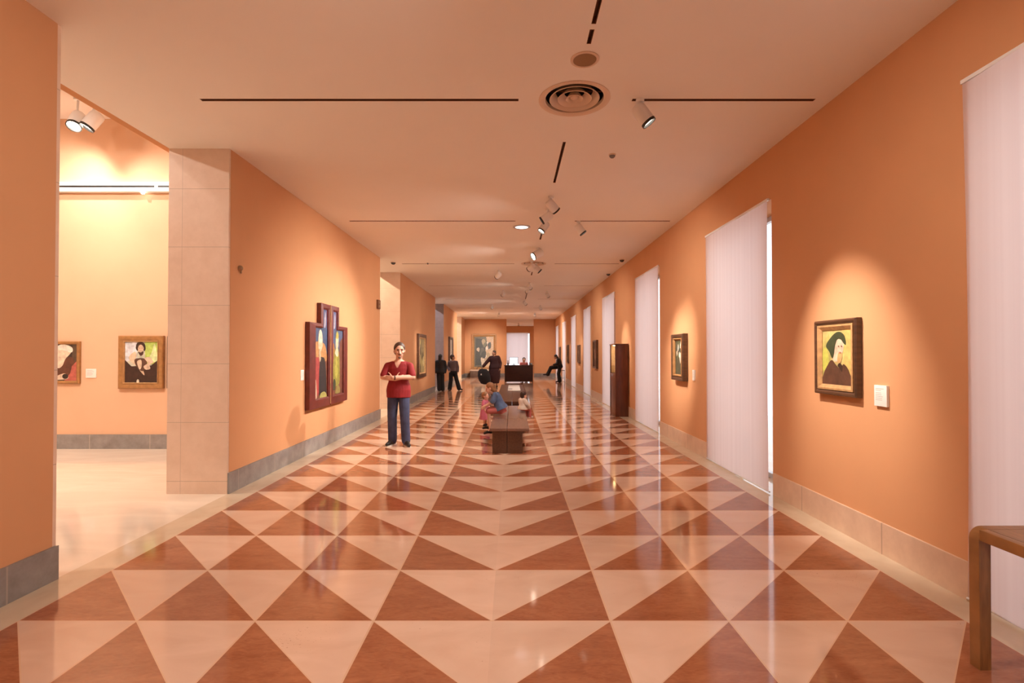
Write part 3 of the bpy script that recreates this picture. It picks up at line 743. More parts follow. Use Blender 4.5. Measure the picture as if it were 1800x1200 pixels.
# caption cards
def card(label, loc, rz, w=.10, h=.17, d=.012):
    t = thing('caption_sign', label, 'caption card', loc, rz)
    bm = B(); box(bm, (-w/2, -d, -h/2), (w/2, 0, h/2)); obj('card', bm, 'card', t, bevel=.001)
    bm = B()
    for k in range(7):
        z = h*(.34 - .085*k - (.03 if k > 1 else 0)); box(bm, (-w*.38, -d-.0006, z-.0025), (w*random.uniform(.05, .36), -d-.0001, z+.0025))
    obj('lettering', bm, 'print', t, smooth=None)
card('white caption card beside the portrait of the man in a dark cap', (XR, 4.005, 1.245), RZR, .135, .165, .02)
card('small caption card beside the dark green painting before the cabinet', (XR, 8.13, 1.23), RZR, .09, .17, .02)
card('faint caption card on the left wall beside the altarpiece', (XL, 7.72, 1.25), RZL, .12, .16, .006)
card('white caption card in the side gallery left of the seated figure painting', (-6.99, YG, 1.25), 0, .17, .15, .012)
# little wall fittings
t = thing('notice_sign', 'small dark brown square sign at the far end of the first left wall', 'sign', (XL, 12.03, 2.745), RZL)
bm = B(); box(bm, (-.10, -.05, -.105), (.10, 0, .105)); obj('housing', bm, 'slot', t, bevel=.008)
bm = B(); box(bm, (-.06, -.053, .02), (.06, -.0505, .07)); box(bm, (-.06, -.053, -.07), (.06, -.0505, -.02)); obj('face', bm, 'grille', t)
t = thing('sensor_mount', 'tiny brown sensor high on the first left wall near the stone jamb', 'sensor', (XL, 5.93, 2.58), RZL)
bm = B(); lathe(bm, (0, -.001, 0), (0, -1, 0), [(.032, 0), (.032, .02), (.02, .035), (.001, .04)], 20); obj('dome', bm, 'grille', t)
bm = B(); capsule(bm, (0, -.015, -.02), .012, (.005, -.02, -.055), .008); obj('stalk', bm, 'grille', t)

# ------------------------------------------------------------------ furniture
# centre bench
t = thing('gallery_bench', 'brown two-seat bench in the middle of the hall with children on it', 'bench', (0, 0, 0))
by0, by1 = 7.98, 11.45
for (x0, x1) in ((-.352, -.082), (-.074, .272)):
    bm = B(); box(bm, (x0, by0, .355), (x1, by1, .400)); obj('seat', bm, 'bench_top', t, bevel=.004)
for (x0, x1) in ((-.312, -.080), (-.076, .165)):
    for ya in (by0 + .03, by1 - .58):
        bm = B(); box(bm, (x0, ya, 0), (x1, ya + .55, .354)); obj('leg', bm, 'bench_wood', t, bevel=.004)
# dark bench farther on with a white board on it
t = thing('gallery_bench', 'dark brown bench farther down the hall behind the children', 'bench', (0, 0, 0))
for (x0, x1) in ((-.40, -.004), (.004, .41)):
    bm = B(); box(bm, (x0, 12.45, .355), (x1, 19.2, .40)); obj('seat', bm, 'bench_dark', t, bevel=.004)
for (x0, x1) in ((-.34, -.004), (.004, .34)):
    for ya in (12.5, 15.6, 18.6):
        bm = B(); box(bm, (x0, ya, 0), (x1, ya + .55, .354)); obj('leg', bm, 'bench_dark', t, bevel=.004)
t = thing('flat_board', 'white board lying flat on the dark bench', 'board', (.07, 17.3, .4005))
bm = B(); box(bm, (-.20, -1.35, 0), (.20, 1.35, .018)); obj('sheet', bm, 'card', t, bevel=.003)  # thin pale slab on the far part of the bench top
bm = B(); box(bm, (-.19, -1.0, .0182), (-.06, -.4, .0195)); obj('grey_patch', bm, 'print', t)

# oak table at the right edge
t = thing('wooden_table', 'low oak table with rounded corners at the lower right edge of the picture', 'table', (0, 0, 0))
tx0, tx1, ty0, ty1, tz = 2.335, 2.87, .75, 2.60, .70
def corner_leg(x, y, sx, sy):
    """square leg flowing through a rounded elbow into the top rail along X"""
    bm = B(); w = .056; R = .06
    path = [(0, 0), (0, tz-R-w*.0)] ; prof = []
    n = 8; pts = []
    # outline in the (along, z) plane: outer curve then inner curve
    outer = [(0, 0), (0, tz-R)] + [(R-R*math.cos(a), tz-R+R*math.sin(a)) for a in [PI/2*i/n for i in range(1, n+1)]] + [(.14, tz)]
    r2 = .02
    inner = [(.14, tz-w), (w+r2, tz-w)] + [(w+r2-r2*math.sin(a), tz-w-r2+r2*math.cos(a)) for a in [PI/2*i/n for i in range(1, n+1)]] + [(w, 0)]
    pl = outer + inner
    ring_loft(bm, [[(x + sx*p[0], y, p[1]) for p in pl], [(x + sx*p[0], y + sy*w, p[1]) for p in pl]])
    bmesh.ops.triangulate(bm, faces=[f for f in bm.faces if len(f.verts) > 4])
    obj('leg', bm, 'oak', t, smooth=.5)
for x, sx in ((tx0, 1), (tx1, -1)):
    for y, sy in ((ty1, -1), (ty0, 1)): corner_leg(x, y, sx, sy)
for ya in (ty1-.056, ty0):
    bm = B(); box(bm, (tx0+.14, ya, tz-.056), (tx1-.14, ya+.056, tz)); obj('end_rail', bm, 'oak', t)
for x in (tx0, tx1-.056):
    bm = B(); a0 = ty0+.0565; a1 = ty1-.0565
    box(bm, (x, a0, tz-.056), (x+.05, a1, tz)); obj('side_rail', bm, 'oak', t, bevel=.006)
bm = B(); box(bm, (tx0+.05, ty0+.057, tz-.03), (tx1-.05, ty1-.057, tz-.0005)); obj('tabletop', bm, 'oak', t)

# display cabinet
t = thing('display_cabinet', 'tall dark wooden display cabinet with a lit niche against the right wall', 'cabinet', (0, 0, 0))
cx0, cx1, cy0, cy1, cz = 2.585, XR-.02, 12.67, 13.36, 1.795
bm = B(); box(bm, (cx0, cy0, 0), (cx1, cy0+.035, cz)); obj('side_panel', bm, 'cabinet', t, bevel=.003)
bm = B(); box(bm, (cx0, cy1-.035, 0), (cx1, cy1, cz)); obj('side_panel', bm, 'cabinet', t, bevel=.003)
bm = B(); box(bm, (cx0-.012, cy0-.012, cz), (cx1, cy1+.012, cz+.028)); obj('top', bm, 'cabinet', t, bevel=.004)
bm = B(); box(bm, (cx0+.004, cy0+.036, .0), (cx1, cy1-.036, 1.075)); obj('lower_case', bm, 'cabinet', t, bevel=.003)
bm = B(); box(bm, (cx1-.02, cy0+.036, 1.076), (cx1, cy1-.036, cz-.001)); obj('niche_back', bm, 'niche', t)
for ya in (cy1-.042, cy0+.036):
    bm = B(); box(bm, (cx0+.03, ya, 1.08), (cx1-.021, ya+.006, cz-.002)); obj('niche_lining', bm, 'niche', t)
bm = B(); box(bm, (cx0+.012, cy0+.036, 1.078), (cx0+.016, cy1-.036, cz-.002)); obj('glass_front', bm, 'glass', t)
bm = B(); tube(bm, (cx0+.06, (cy0+cy1)/2-.2, cz-.012), (cx0+.06, (cy0+cy1)/2+.2, cz-.012), .010, seg=12); obj('strip_lamp', bm, emit_mat('niche_lamp', (1, .72, .32), 40), t)

# end of the hall: plinth under the big painting, desk with screen
t = thing('low_plinth', 'low grey plinth with a pale top under the large end wall painting', 'plinth', (-1.95, 33.6, 0))
bm = B(); box(bm, (-.80, -.28, 0), (.80, .5, .43)); obj('body', bm, 'plinth', t, bevel=.006)
bm = B(); box(bm, (-.83, -.31, .43), (.83, .53, .50)); obj('top', bm, 'plinthtop', t, bevel=.008)
t = thing('reception_desk', 'dark brown wooden desk in front of the end wall opening', 'desk', (.37, 27.6, 0))
bm = B(); box(bm, (-.77, 0, .04), (.77, .035, .90)); obj('front_panel', bm, 'desk', t, bevel=.004)
for x in (-.77, .735):
    bm = B(); box(bm, (x, .036, 0), (x+.035, .70, .90)); obj('side_panel', bm, 'desk', t, bevel=.004)
bm = B(); box(bm, (-.80, -.03, .90), (.80, .74, .935)); obj('desktop', bm, 'desk', t, bevel=.005)
t = thing('computer_monitor', 'brightly lit screen standing on the dark desk', 'monitor', (.10, 27.85, .936))
bm = B(); box(bm, (-.10, -.06, 0), (.10, .10, .012)); obj('base', bm, 'dgrey', t, bevel=.003)
bm = B(); box(bm, (-.02, .02, .012), (.02, .05, .2)); obj('stand', bm, 'dgrey', t)
bm = B(); box(bm, (-.235, -.012, .07), (.235, .02, .44)); obj('housing', bm, 'dgrey', t, bevel=.006)
bm = B(); box(bm, (-.215, -.0145, .09), (.215, -.0125, .42)); obj('screen', bm, 'screen', t)
t = thing('desk_phone', 'small dark device at the right end of the dark desk', 'telephone', (1.03, 27.8, .936))
bm = B(); ring_loft(bm, [[(-.09, -.1, 0), (.09, -.1, 0), (.09, .1, 0), (-.09, .1, 0)], [(-.085, -.09, .04), (.085, -.09, .04), (.085, .09, .12), (-.085, .09, .12)]]); obj('base', bm, 'dgrey', t)
bm = B(); capsule(bm, (-.06, -.05, .095), .024, (-.06, .09, .15), .024); obj('handset', bm, 'black', t)
t = thing('pen_pot', 'small dark pot at the left end of the dark desk', 'pot', (-.22, 27.75, .936))
bm = B(); lathe(bm, (0,0,0), (0,0,1), [(.045, 0), (.05, .12), (.046, .12), (.04, .01)], 24); obj('cup', bm, 'dgrey', t)
for k in range(4):
    bm = B(); tube(bm, (.012*math.cos(k*1.6), .012*math.sin(k*1.6), .012), (.04*math.cos(k*1.6), .04*math.sin(k*1.6), .26), .008, seg=8); obj('pen', bm, ['black', 'grey', 'maroon', 'denim'][k], t)
# high stool of the person by the far window
t = thing('high_stool', 'slim high stool under the person perched by the far right windows', 'stool', (2.78, 27.62, 0))
bm = B(); lathe(bm, (0,0,.645), (0,0,1), [(.001, 0), (.098, 0), (.105, .012), (.10, .030), (.001, .034)], 28); obj('seat', bm, 'grey', t)
for k in range(4):
    a = PI/4 + k*PI/2
    bm = B(); tube(bm, (.125*math.cos(a), .125*math.sin(a), 0), (.08*math.cos(a), .08*math.sin(a), .646), .011, seg=10); obj('leg', bm, 'winframe', t)
bm = B(); lathe(bm, (0,0,.24), (0,0,1), [(.104, -.008), (.112, 0), (.104, .008), (.096, 0)], 32, closed=True); obj('footrest', bm, 'winframe', t)

# ------------------------------------------------------------------ people
def remeshed(name, bm, m, parent, voxel, smooth_it=3, cut=None):
    """fuse overlapping closed shapes into one continuous surface"""
    bmesh.ops.recalc_face_normals(bm, faces=bm.faces)
    me = bpy.data.meshes.new('tmp'); bm.to_mesh(me); bm.free()
    o = bpy.data.objects.new('tmp', me); COL.objects.link(o)
    r = o.modifiers.new('r', 'REMESH'); r.mode = 'VOXEL'; r.voxel_size = voxel
    s = o.modifiers.new('s', 'SMOOTH'); s.iterations = smooth_it; s.factor = .5
    dg = bpy.context.evaluated_depsgraph_get()
    me2 = bpy.data.meshes.new_from_object(o.evaluated_get(dg))
    bpy.data.objects.remove(o); bpy.data.meshes.remove(me)
    me2.name = name; me2.materials.clear(); me2.materials.append(M[m])
    if cut:
        b2 = B(); b2.from_mesh(me2)
        bmesh.ops.delete(b2, geom=[v for v in b2.verts if cut(v.co)], context='VERTS'); b2.to_mesh(me2); b2.free()
    for p in me2.polygons: p.use_smooth = True
    o2 = bpy.data.objects.new(name, me2); COL.objects.link(o2); o2.parent = parent
    return o2

def J(**kw):
    """joints of a 1.75 m adult standing, facing -Y; x grows to the viewer's right"""
    j = dict(pelvis=(0, 0, .93), neck=(0, .015, 1.47), head=(0, -.015, 1.625),
             shL=(-.175, .01, 1.38), shR=(.175, .01, 1.38), elL=(-.235, .04, 1.13), elR=(.235, .04, 1.13), wrL=(-.245, -.02, .88), wrR=(.245, -.02, .88),
             hiL=(-.09, 0, .92), hiR=(.09, 0, .92), knL=(-.095, -.02, .50), knR=(.095, -.02, .50), anL=(-.10, .02, .085), anR=(.10, .02, .085),
             toL=(-.13, -.14, .03), toR=(.13, -.14, .03), face=(0, -1, 0))
    j.update(kw); return {k: Vector(v) for k, v in j.items()}

TS = [(-.19, .155, .115), (-.10, .160, .115), (.04, .172, .120), (.16, .168, .115), (.32, .148, .102), (.50, .160, .110), (.72, .178, .112), (.86, .165, .098), (.95, .115, .080), (1.0, .062, .060)]
def torso(bm, j, grow=0., t0=-.2, t1=1.01, wmul=1., flare=0., k=1., dmul=1.):
    sp = j['neck'] - j['pelvis']; wx = (j['shR']-j['shL']).normalized(); dy = sp.cross(wx).normalized(); n = 24
    rings = []
    secs = [s for s in TS if t0 <= s[0] <= t1]
    for (t, hw, hd) in secs:
        c = j['pelvis'] + sp*t
        low = max(0, .5 - t)
        hw = (hw*wmul + flare*low)*k + grow; hd = (hd*dmul + flare*.7*low)*k + grow
        rings.append([c + wx*(hw*math.cos(a)) + dy*(hd*math.sin(a)) for a in [2*PI*i/n for i in range(n)]])
    ring_loft(bm, rings)

def hand(bm, w, dirv, palm_n, k=1., curl=.35, side=1):
    """palm, four bent fingers of unequal length and a thumb; dirv points to the fingertips, palm_n out of the palm"""
    d = Vector(dirv).normalized(); n = Vector(palm_n); n = (n - d*n.dot(d)).normalized(); s = d.cross(n).normalized()*side
    w = Vector(w); pl = .085*k
    for q in (-.027, -.009, .009, .027): capsule(bm, w + d*.012*k + s*q*.75*k, .0155*k, w + d*pl + s*q*k, .0125*k, 10, 4)
    for q, L in ((-.030, .058), (-.010, .070), (.010, .076), (.029, .068)):
        p = w + d*pl + s*q*k; dd = d; r = .0092*k
        for seg, f in ((.45, .6), (.32, 1.0), (.23, 1.0)):
            dd = (dd + n*curl*f).normalized(); p2 = p + dd*L*seg*k; capsule(bm, p, r, p2, r*.9, 10, 4); p, r = p2, r*.9
    p = w + d*.028*k + s*.026*k; dd = (d*.6 + s*.75 + n*.25).normalized()
    for L, r in ((.040, .0125), (.030, .0105), (.022, .0092)):
        p2 = p + dd*L*k; capsule(bm, p, r*k, p2, r*.9*k, 10, 4); p = p2; dd = (dd + d*.35).normalized()

def build_person(label, loc, rz, j, k=1., voxel=.01, skin='skin', hair='hair_brown', top=None, legs=None, extra=None, group=None, head_k=1., detail=False, hair_len=0., barefoot=False, child=False, sleeve=1., hands=None, neckline=0., fore=1.):
    """k scales the girths, the joints are given at true size"""
    t = thing('person', label, 'person', loc, rz, group)
    hk = head_k
    fz = j['face'].normalized(); hc = j['head']
    up = (hc - j['neck']).normalized(); up = (up + Vector((0,0,1))*1.2).normalized()
    rx = fz.cross(up).normalized(); fy = -(up.cross(rx)).normalized()      # fy: backwards
    up = rx.cross(-fy).normalized() if rx.cross(-fy).z > 0 else -rx.cross(-fy).normalized()
    R = Matrix((rx, fy, up)).transposed()
    if R.determinant() < 0: R = Matrix((-rx, fy, up)).transposed()
    def hp(x, y, z): return hc + R @ Vector((x*hk, y*hk, z*hk))
    rot = R.to_quaternion()
    bm = B()
    torso(bm, j, k=k, t0=-.11)
    capsule(bm, j['neck'] - (j['neck']-j['pelvis']).normalized()*.04*k, .058*k, hp(0, .012, -.055), .052*k)
    ellipsoid(bm, hp(0, .012, .018), .077*hk, .096*hk, .098*hk, rot)
    ellipsoid(bm, hp(0, -.020, -.050), .058*hk, .068*hk, .066*hk, rot)
    ellipsoid(bm, hp(0, -.052, -.092), .026*hk, .026*hk, .020*hk, rot)
    capsule(bm, hp(0, -.078, .012), .010*hk, hp(0, -.102, -.028), .0150*hk, 10, 4)
    for s in (-1, 1):
        ellipsoid(bm, hp(s*.078, .012, -.008), .012*hk, .020*hk, .032*hk, rot, 10, 8)
        ellipsoid(bm, hp(s*.030, -.074, .030), .024*hk, .014*hk, .009*hk, rot, 10, 8)
        ellipsoid(bm, hp(s*.040, -.060, -.022), .022*hk, .020*hk, .018*hk, rot, 10, 8)
    for S in 'LR':
        capsule(bm, j['neck'] + (j['pelvis']-j['neck'])*.10, .055*k, j['sh'+S], .056*k)
        capsule(bm, j['sh'+S], .055*k, j['el'+S], .043*k); capsule(bm, j['el'+S], .042*k*fore, j['wr'+S], .029*k*fore)
        fd = (j['wr'+S]-j['el'+S]).normalized()
        hd = (hands or {}).get(S)
        d, n, curl = hd if hd else (fd, (0 if abs(fd.x) < .7 else 0, -.4, -.2) if abs(fd.z) < .7 else ((1 if S == 'L' else -1), -.2, 0), .35)
        hand(bm, j['wr'+S], d, n, k if not child else k*1.1, curl, side=(1 if S == 'L' else -1))
        capsule(bm, j['hi'+S], .088*k, j['kn'+S], .058*k); capsule(bm, j['kn'+S], .057*k, j['an'+S], .038*k)
        capsule(bm, j['an'+S], .038*k, j['an'+S]*.5 + j['to'+S]*.5, .034*k); capsule(bm, j['an'+S]*.5 + j['to'+S]*.5, .032*k, j['to'+S], .026*k)
    remeshed('body', bm, skin, t, voxel, 2)
    # hair: a cap lying behind and above the face
    bm = B()
    ellipsoid(bm, hp(0, .026, .034), .086*hk, .098*hk, .097*hk, rot, 28, 20)
    ellipsoid(bm, hp(0, .045, -.015), .080*hk, .070*hk, .080*hk, rot)
    if hair_len: capsule(bm, hp(0, .055, -.02), .075*hk, hp(0, .075, -.05 - hair_len), .060*hk)
    remeshed('hair', bm, hair, t, max(voxel*.8, .006), 1)
    if detail:
        for s in (-1, 1):
            bm = B(); ellipsoid(bm, hp(s*.031, -.0830, .012), .011*hk, .006*hk, .0065*hk, rot, 14, 10); obj('eye', bm, 'eye', t)
            bm = B(); capsule(bm, hp(s*.016, -.092, .033), .0045*hk, hp(s*.046, -.082, .035), .0035*hk, 8, 3); obj('eyebrow', bm, 'hair_brown', t)
        bm = B(); ellipsoid(bm, hp(0, -.0865, -.056), .022*hk, .008*hk, .006*hk, rot, 14, 8); obj('mouth', bm, 'lips', t)
    return t, hp, rot

def shoes(t, j, k=1., m='shoe', sole='sole', voxel=.006):
    for S in 'LR':
        a, b_ = j['an'+S], j['to'+S]
        fwd = Vector((b_.x-a.x, b_.y-a.y, 0)); fwd = fwd.normalized() if fwd.length > 1e-4 else Vector((0, -1, 0))
        tilt = (b_ - a); 
        bm = B()
        heel = a + Vector((0, 0, -.048*k)) - fwd*.025*k
        capsule(bm, a + Vector((0,0,-.01*k)), .046*k, heel, .040*k)
        capsule(bm, heel, .042*k, a*.5 + b_*.5 + Vector((0, 0, .004*k)), .043*k); capsule(bm, a*.5 + b_*.5, .043*k, b_ + fwd*.015*k + Vector((0,0,.006*k)), .034*k)
        remeshed('shoe', bm, m, t, max(voxel, .006), 2)
        if sole:
            bm = B(); z = -.030*k
            s = fwd.cross(Vector((0,0,1)))
            pl = []
            for q, w in ((-.065, .030), (-.02, .040), (.06, .040), (.13, .046), (.18, .040), (.21, .018)): pl.append((q, w))
            d = (b_-heel).normalized()
            zz = Vector((0, 0, -.034*k))
            pts = [heel + zz + d*q*k + s*w*k for q, w in pl] + [heel + zz + d*q*k - s*w*k for q, w in reversed(pl)]
            ring_loft(bm, [pts, [p + Vector((0, 0, .022*k)) for p in pts]]); bmesh.ops.triangulate(bm, faces=[f for f in bm.faces if len(f.verts) > 4]); obj('sole', bm, sole, t)

def shirt(t, j, m, k=1., grow=.014, sleeve=.62, hem=-.10, voxel=.008, name='shirt', vneck=0., flare=0., wmul=1., loose=.012, dmul=1.):
    bm = B(); torso(bm, j, grow, hem, .96, flare=flare, k=k, wmul=wmul, dmul=dmul)
    for S in 'LR':
        sh, el, wr = j['sh'+S], j['el'+S], j['wr'+S]
        capsule(bm, j['neck'] + (j['pelvis']-j['neck'])*.085, .045*k+grow, sh, .054*k+grow)
        if sleeve <= 1: capsule(bm, sh, .056*k+grow, sh + (el-sh)*sleeve, (.050*k+grow+loose*.6))
        else:
            capsule(bm, sh, .056*k+grow, el, .046*k+grow); capsule(bm, el, .045*k+grow, el + (wr-el)*(sleeve-1), .036*k+grow)
    cut = None
    if vneck:
        nk = j['neck']
        def cut(c):
            d = nk - c
            return (c.y < nk.y - .03 and -.03 < d.z < vneck and abs(c.x - nk.x) < .062*k*(1 - d.z/vneck) + .006) or (c.z > nk.z + .005 and abs(c.x-nk.x) < .08)
    return remeshed(name, bm, m, t, voxel, 3, cut)

def trousers(t, j, m, k=1., grow=.014, voxel=.008, name='trousers', length=1., loose=.016):
    bm = B(); torso(bm, j, grow*.5, -.20, .17, k=k)
    for S in 'LR':
        hi, kn, an = j['hi'+S], j['kn'+S], j['an'+S]
        capsule(bm, hi, .090*k+grow*.8, kn, .060*k+grow+loose*.5)
        if length > .5: capsule(bm, kn, .060*k+grow+loose*.4, kn + (an-kn)*((length-.5)*2*.98), .045*k+grow+loose)
    return remeshed(name, bm, m, t, voxel, 3)

def skirt(t, pts, m, voxel=.012, name='skirt', wx=Vector((1,0,0)), dy=Vector((0,1,0))):
    """loft of ellipses: (centre, half width, half depth)"""
    bm = B(); n = 28
    ring_loft(bm, [[Vector(c) + wx*(a*math.cos(q)*(1+.04*math.sin(q*7))) + dy*(b_*math.sin(q)) for q in [2*PI*i/n for i in range(n)]] for c, a, b_ in pts])
    return remeshed(name, bm, m, t, voxel, 3)

# 1) man in the red shirt, arms folded
s = .985
j = J(shL=(-.188, .0, 1.362), shR=(.188, .0, 1.362), elL=(-.255, -.055, 1.175), elR=(.252, -.06, 1.175), wrL=(-.02, -.165, 1.15), wrR=(-.045, -.225, 1.175),
      head=(.018, -.03, 1.628), neck=(.0, .01, 1.47), hiL=(-.092, 0, .92), hiR=(.088, 0, .92), knL=(-.105, -.02, .50), knR=(.115, -.05, .50),
      anL=(-.115, .05, .085), anR=(.135, -.03, .085), toL=(-.165, -.09, .030), toR=(.205, -.165, .030), face=(.30, -1, -.05))
HANDS = {'L': ((.85, -.12, .25), (.1, .9, .1), .5), 'R': ((-.95, .10, .02), (.15, .95, -.1), .55)}
t, hp, rot = build_person('man in a red V-neck shirt and blue jeans standing with folded arms', (-1.945, 8.70, 0), 0, j, 1., .0065, detail=True, hands=HANDS, head_k=1.12, fore=1.15)
shirt(t, j, 'red_shirt', vneck=.13, voxel=.0075, hem=-.19, sleeve=.78, wmul=1.04, flare=.05, grow=.010, loose=.010)
trousers(t, j, 'denim', voxel=.008, name='jeans')
shoes(t, j)
bm = B(); ellipsoid(bm, hp(0, -.058, -.096), .026, .030, .024, rot); capsule(bm, hp(-.022, -.094, -.046), .006, hp(.022, -.094, -.046), .006); remeshed('beard', bm, 'beard', t, .005, 1)
bm = B(); d = (j['wrR']-j['elR']).normalized(); c = j['elR'] + (j['wrR']-j['elR'])*.93
lathe(bm, c - d*.012, d, [(.036, 0), (.040, .003), (.040, .021), (.036, .024)], 28, closed=True); obj('wristwatch', bm, 'strap', t)

# 2), 3) the pair in black by the third opening
q = .88
def sc(j, f): return {k: (v*f if k != 'face' else v) for k, v in j.items()}
j = sc(J(face=(.3, 1, 0), wrL=(-.20, -.06, .90), wrR=(.21, -.05, .9), knL=(-.07, -.02, .5), knR=(.08, .03, .5), anL=(-.06, .02, .085), anR=(.10, .05, .085), toL=(-.08, -.13, .03), toR=(.14, -.1, .03)), q)
for k_ in ('toL', 'toR'): j[k_].y = -j[k_].y
t, hp, rot = build_person('person in black with long dark hair by the third left opening, left of a pair', (-3.0, 21.25, 0), 0, j, q, .013, skin='skin_far', hair='hair_black', hair_len=.22)
shirt(t, j, 'blackcloth', q, .035, 1.95, -.12, .014, 'coat', flare=.12)
trousers(t, j, 'blackcloth', q, .02, .013, loose=.03)
shoes(t, j, q, 'shoe', None)
j = sc(J(face=(.9, .2, 0), wrL=(-.15, -.14, .98), wrR=(.24, -.04, .92), knL=(-.10, -.02, .5), knR=(.19, -.03, .52), anL=(-.16, .03, .085), anR=(.30, .0, .10), toL=(-.17, -.12, .03), toR=(.44, -.03, .04)), .87)
t, hp, rot = build_person('person in a mauve grey top and black trousers striding, right of a pair', (-2.52, 21.6, 0), 0, j, q, .013, skin='skin_far', hair='hair_brown')
shirt(t, j, 'mauve', q, .02, 1.9, -.02, .013, 'jumper')
trousers(t, j, 'blackcloth', q, .02, .013, loose=.035)
shoes(t, j, q, 'shoe', None)

# 4) person in the maroon coat, arm stretched to a black bag
j = J(neck=(-.02, .0, 1.45), head=(-.03, -.03, 1.60), shL=(-.18, 0, 1.38), shR=(.17, 0, 1.40), elL=(-.36, -.06, 1.17), wrL=(-.53, -.12, .97), elR=(.27, .03, 1.12), wrR=(.24, -.08, .90), face=(-.8, -.7, 0),
      anL=(-.02, 0, .085), anR=(.10, .03, .085), toL=(-.06, -.14, .03), toR=(.12, -.12, .03), knL=(-.06, -.02, .5))
t, hp, rot = build_person('person in a long dark maroon coat stretching one arm over a black bag', (-.81, 23.45, 0), 0, j, 1., .014, skin='skin_far', hair='hair_brown')
shirt(t, j, 'maroon', 1., .035, 1.85, -.12, .015, 'coat', flare=.10, wmul=1.05)
skirt(t, [((0, 0, 1.12), .19, .14), ((0, 0, .80), .27, .19), ((.0, 0, .5), .27, .2), ((.0, 0, .20), .21, .18)], 'maroon', .015, 'coat_skirt')
shoes(t, j, 1., 'shoe', None)
t = thing('travel_bag', 'bulky black bag hanging beside the person in the maroon coat', 'bag', (-1.28, 23.12, 0))
bm = B(); n = 28
ring_loft(bm, [[(cx + a*math.cos(w), b_*math.sin(w), z) for w in [2*PI*i/n for i in range(n)]] for cx, a, b_, z in ((.10, .12, .09, .17), (.08, .22, .14, .21), (.04, .28, .17, .36), (0, .29, .18, .56), (-.02, .25, .15, .76), (-.04, .16, .10, .86), (-.05, .06, .04, .88))])
remeshed('pouch', bm, 'blackcloth', t, .014, 3)
bm = B()
pts = [Vector((-.20 + .12*math.cos(a)*1.0, 0, .86 + .115*math.sin(a))) for a in [PI*i/10 for i in range(11)]]
for a, b_ in zip(pts, pts[1:]): capsule(bm, a, .012, b_, .012, 8, 3)
remeshed('handle', bm, 'shoe', t, .006, 1)
bm = B(); box(bm, (-.14, -.178, .60), (-.09, -.168, .66)); obj('tag', bm, 'whitecloth', t, label=None) if False else obj('tag', bm, 'whitecloth', t)

# 5) person perched on the high stool by the far windows
j = J(pelvis=(0, .05, .86), neck=(0, -.06, 1.30), head=(0, -.20, 1.39), shL=(-.17, -.05, 1.24), shR=(.17, -.05, 1.24), elL=(-.22, -.10, 1.0), elR=(.22, -.10, 1.0), wrL=(-.10, -.30, .95), wrR=(.10, -.32, .95),
      hiL=(-.09, .03, .84), hiR=(.09, .03, .84), knL=(-.08, -.46, .80), knR=(.10, -.05, .47), anL=(-.06, -.62, .44), anR=(.10, .0, .09), toL=(-.05, -.84, .42), toR=(.10, -.17, .03), face=(0, -1, -.35))
t, hp, rot = build_person('hunched person in black perched by the far right windows, one leg stretched out', (2.58, 27.62, 0), RZR, j, 1., .014, skin='skin_far', hair='hair_black', hair_len=.08)
shirt(t, j, 'blackcloth', 1., .03, 1.9, -.1, .015, 'jacket')
trousers(t, j, 'blackcloth', 1., .02, .014, loose=.045)
shoes(t, j, 1., 'maroon', None)

# 6) attendant behind the desk
j = J(pelvis=(0, 0, .56), neck=(0, .0, 1.07), head=(0, -.03, 1.215), shL=(-.17, 0, 1.01), shR=(.17, 0, 1.01), elL=(-.23, -.02, .75), elR=(.23, -.02, .75), wrL=(-.12, -.24, .72), wrR=(.12, -.24, .72),
      hiL=(-.09, 0, .54), hiR=(.09, 0, .54), knL=(-.11, -.32, .52), knR=(.11, -.32, .52), anL=(-.10, -.28, .09), anR=(.10, -.28, .09), toL=(-.11, -.38, .03), toR=(.11, -.38, .03))
ty = 28.78
t, hp, rot = build_person('dark-haired attendant sitting behind the dark desk', (.68, ty, 0), 0, j, .96, .012, hair='hair_black', hair_len=.06, head_k=1.12)
shirt(t, j, 'rosecloth', .96, .016, 1.9, -.1, .012)
trousers(t, j, 'blackcloth', .96, .016, .013)
shoes(t, j, .96, 'shoe', None)
t = thing('desk_chair', 'dark chair under the attendant behind the desk', 'chair', (.68, ty + .02, 0))
bm = B(); box(bm, (-.22, -.22, .40), (.22, .20, .437)); obj('seat', bm, 'dgrey', t, bevel=.01)
bm = B(); box(bm, (-.20, .205, .44), (.20, .235, .88)); obj('backrest', bm, 'dgrey', t, bevel=.01)
for sx in (-1, 1):
    for sy in (-1, 1):
        bm = B(); tube(bm, (sx*.19, sy*.18, 0), (sx*.18, sy*.17, .40), .014, seg=10); obj('leg', bm, 'dgrey', t)

# 7) child in blue on the bench
kc = .64
j = J(pelvis=(0, .02, .475), neck=(0, -.13, .80), head=(0, -.215, .885), shL=(-.115, -.11, .765), shR=(.115, -.11, .765), elL=(-.15, -.17, .62), elR=(.15, -.16, .62), wrL=(-.09, -.29, .55), wrR=(.10, -.28, .55),
      hiL=(-.055, .0, .465), hiR=(.055, .0, .465), knL=(-.075, -.225, .46), knR=(.075, -.23, .455), anL=(-.07, -.24, .14), anR=(.075, -.20, .085), toL=(-.07, -.33, .105), toR=(.08, -.30, .03), face=(0, -.9, -.35))
t, hp, rot = build_person('sandy-haired child in a blue top sitting on the left side of the bench', (-.215, 9.75, .026), RZR, j, kc, .008, hair='hair_blond', child=True, head_k=.86, hair_len=.03)
shirt(t, j, 'bluecloth', kc, .016, .8, -.02, .008, 'top', flare=.15, dmul=1.2)
trousers(t, j, 'rosecloth', kc, .012, .008, 'shorts', length=.5)
shoes(t, j, kc*1.05, 'shoe', None, .006)
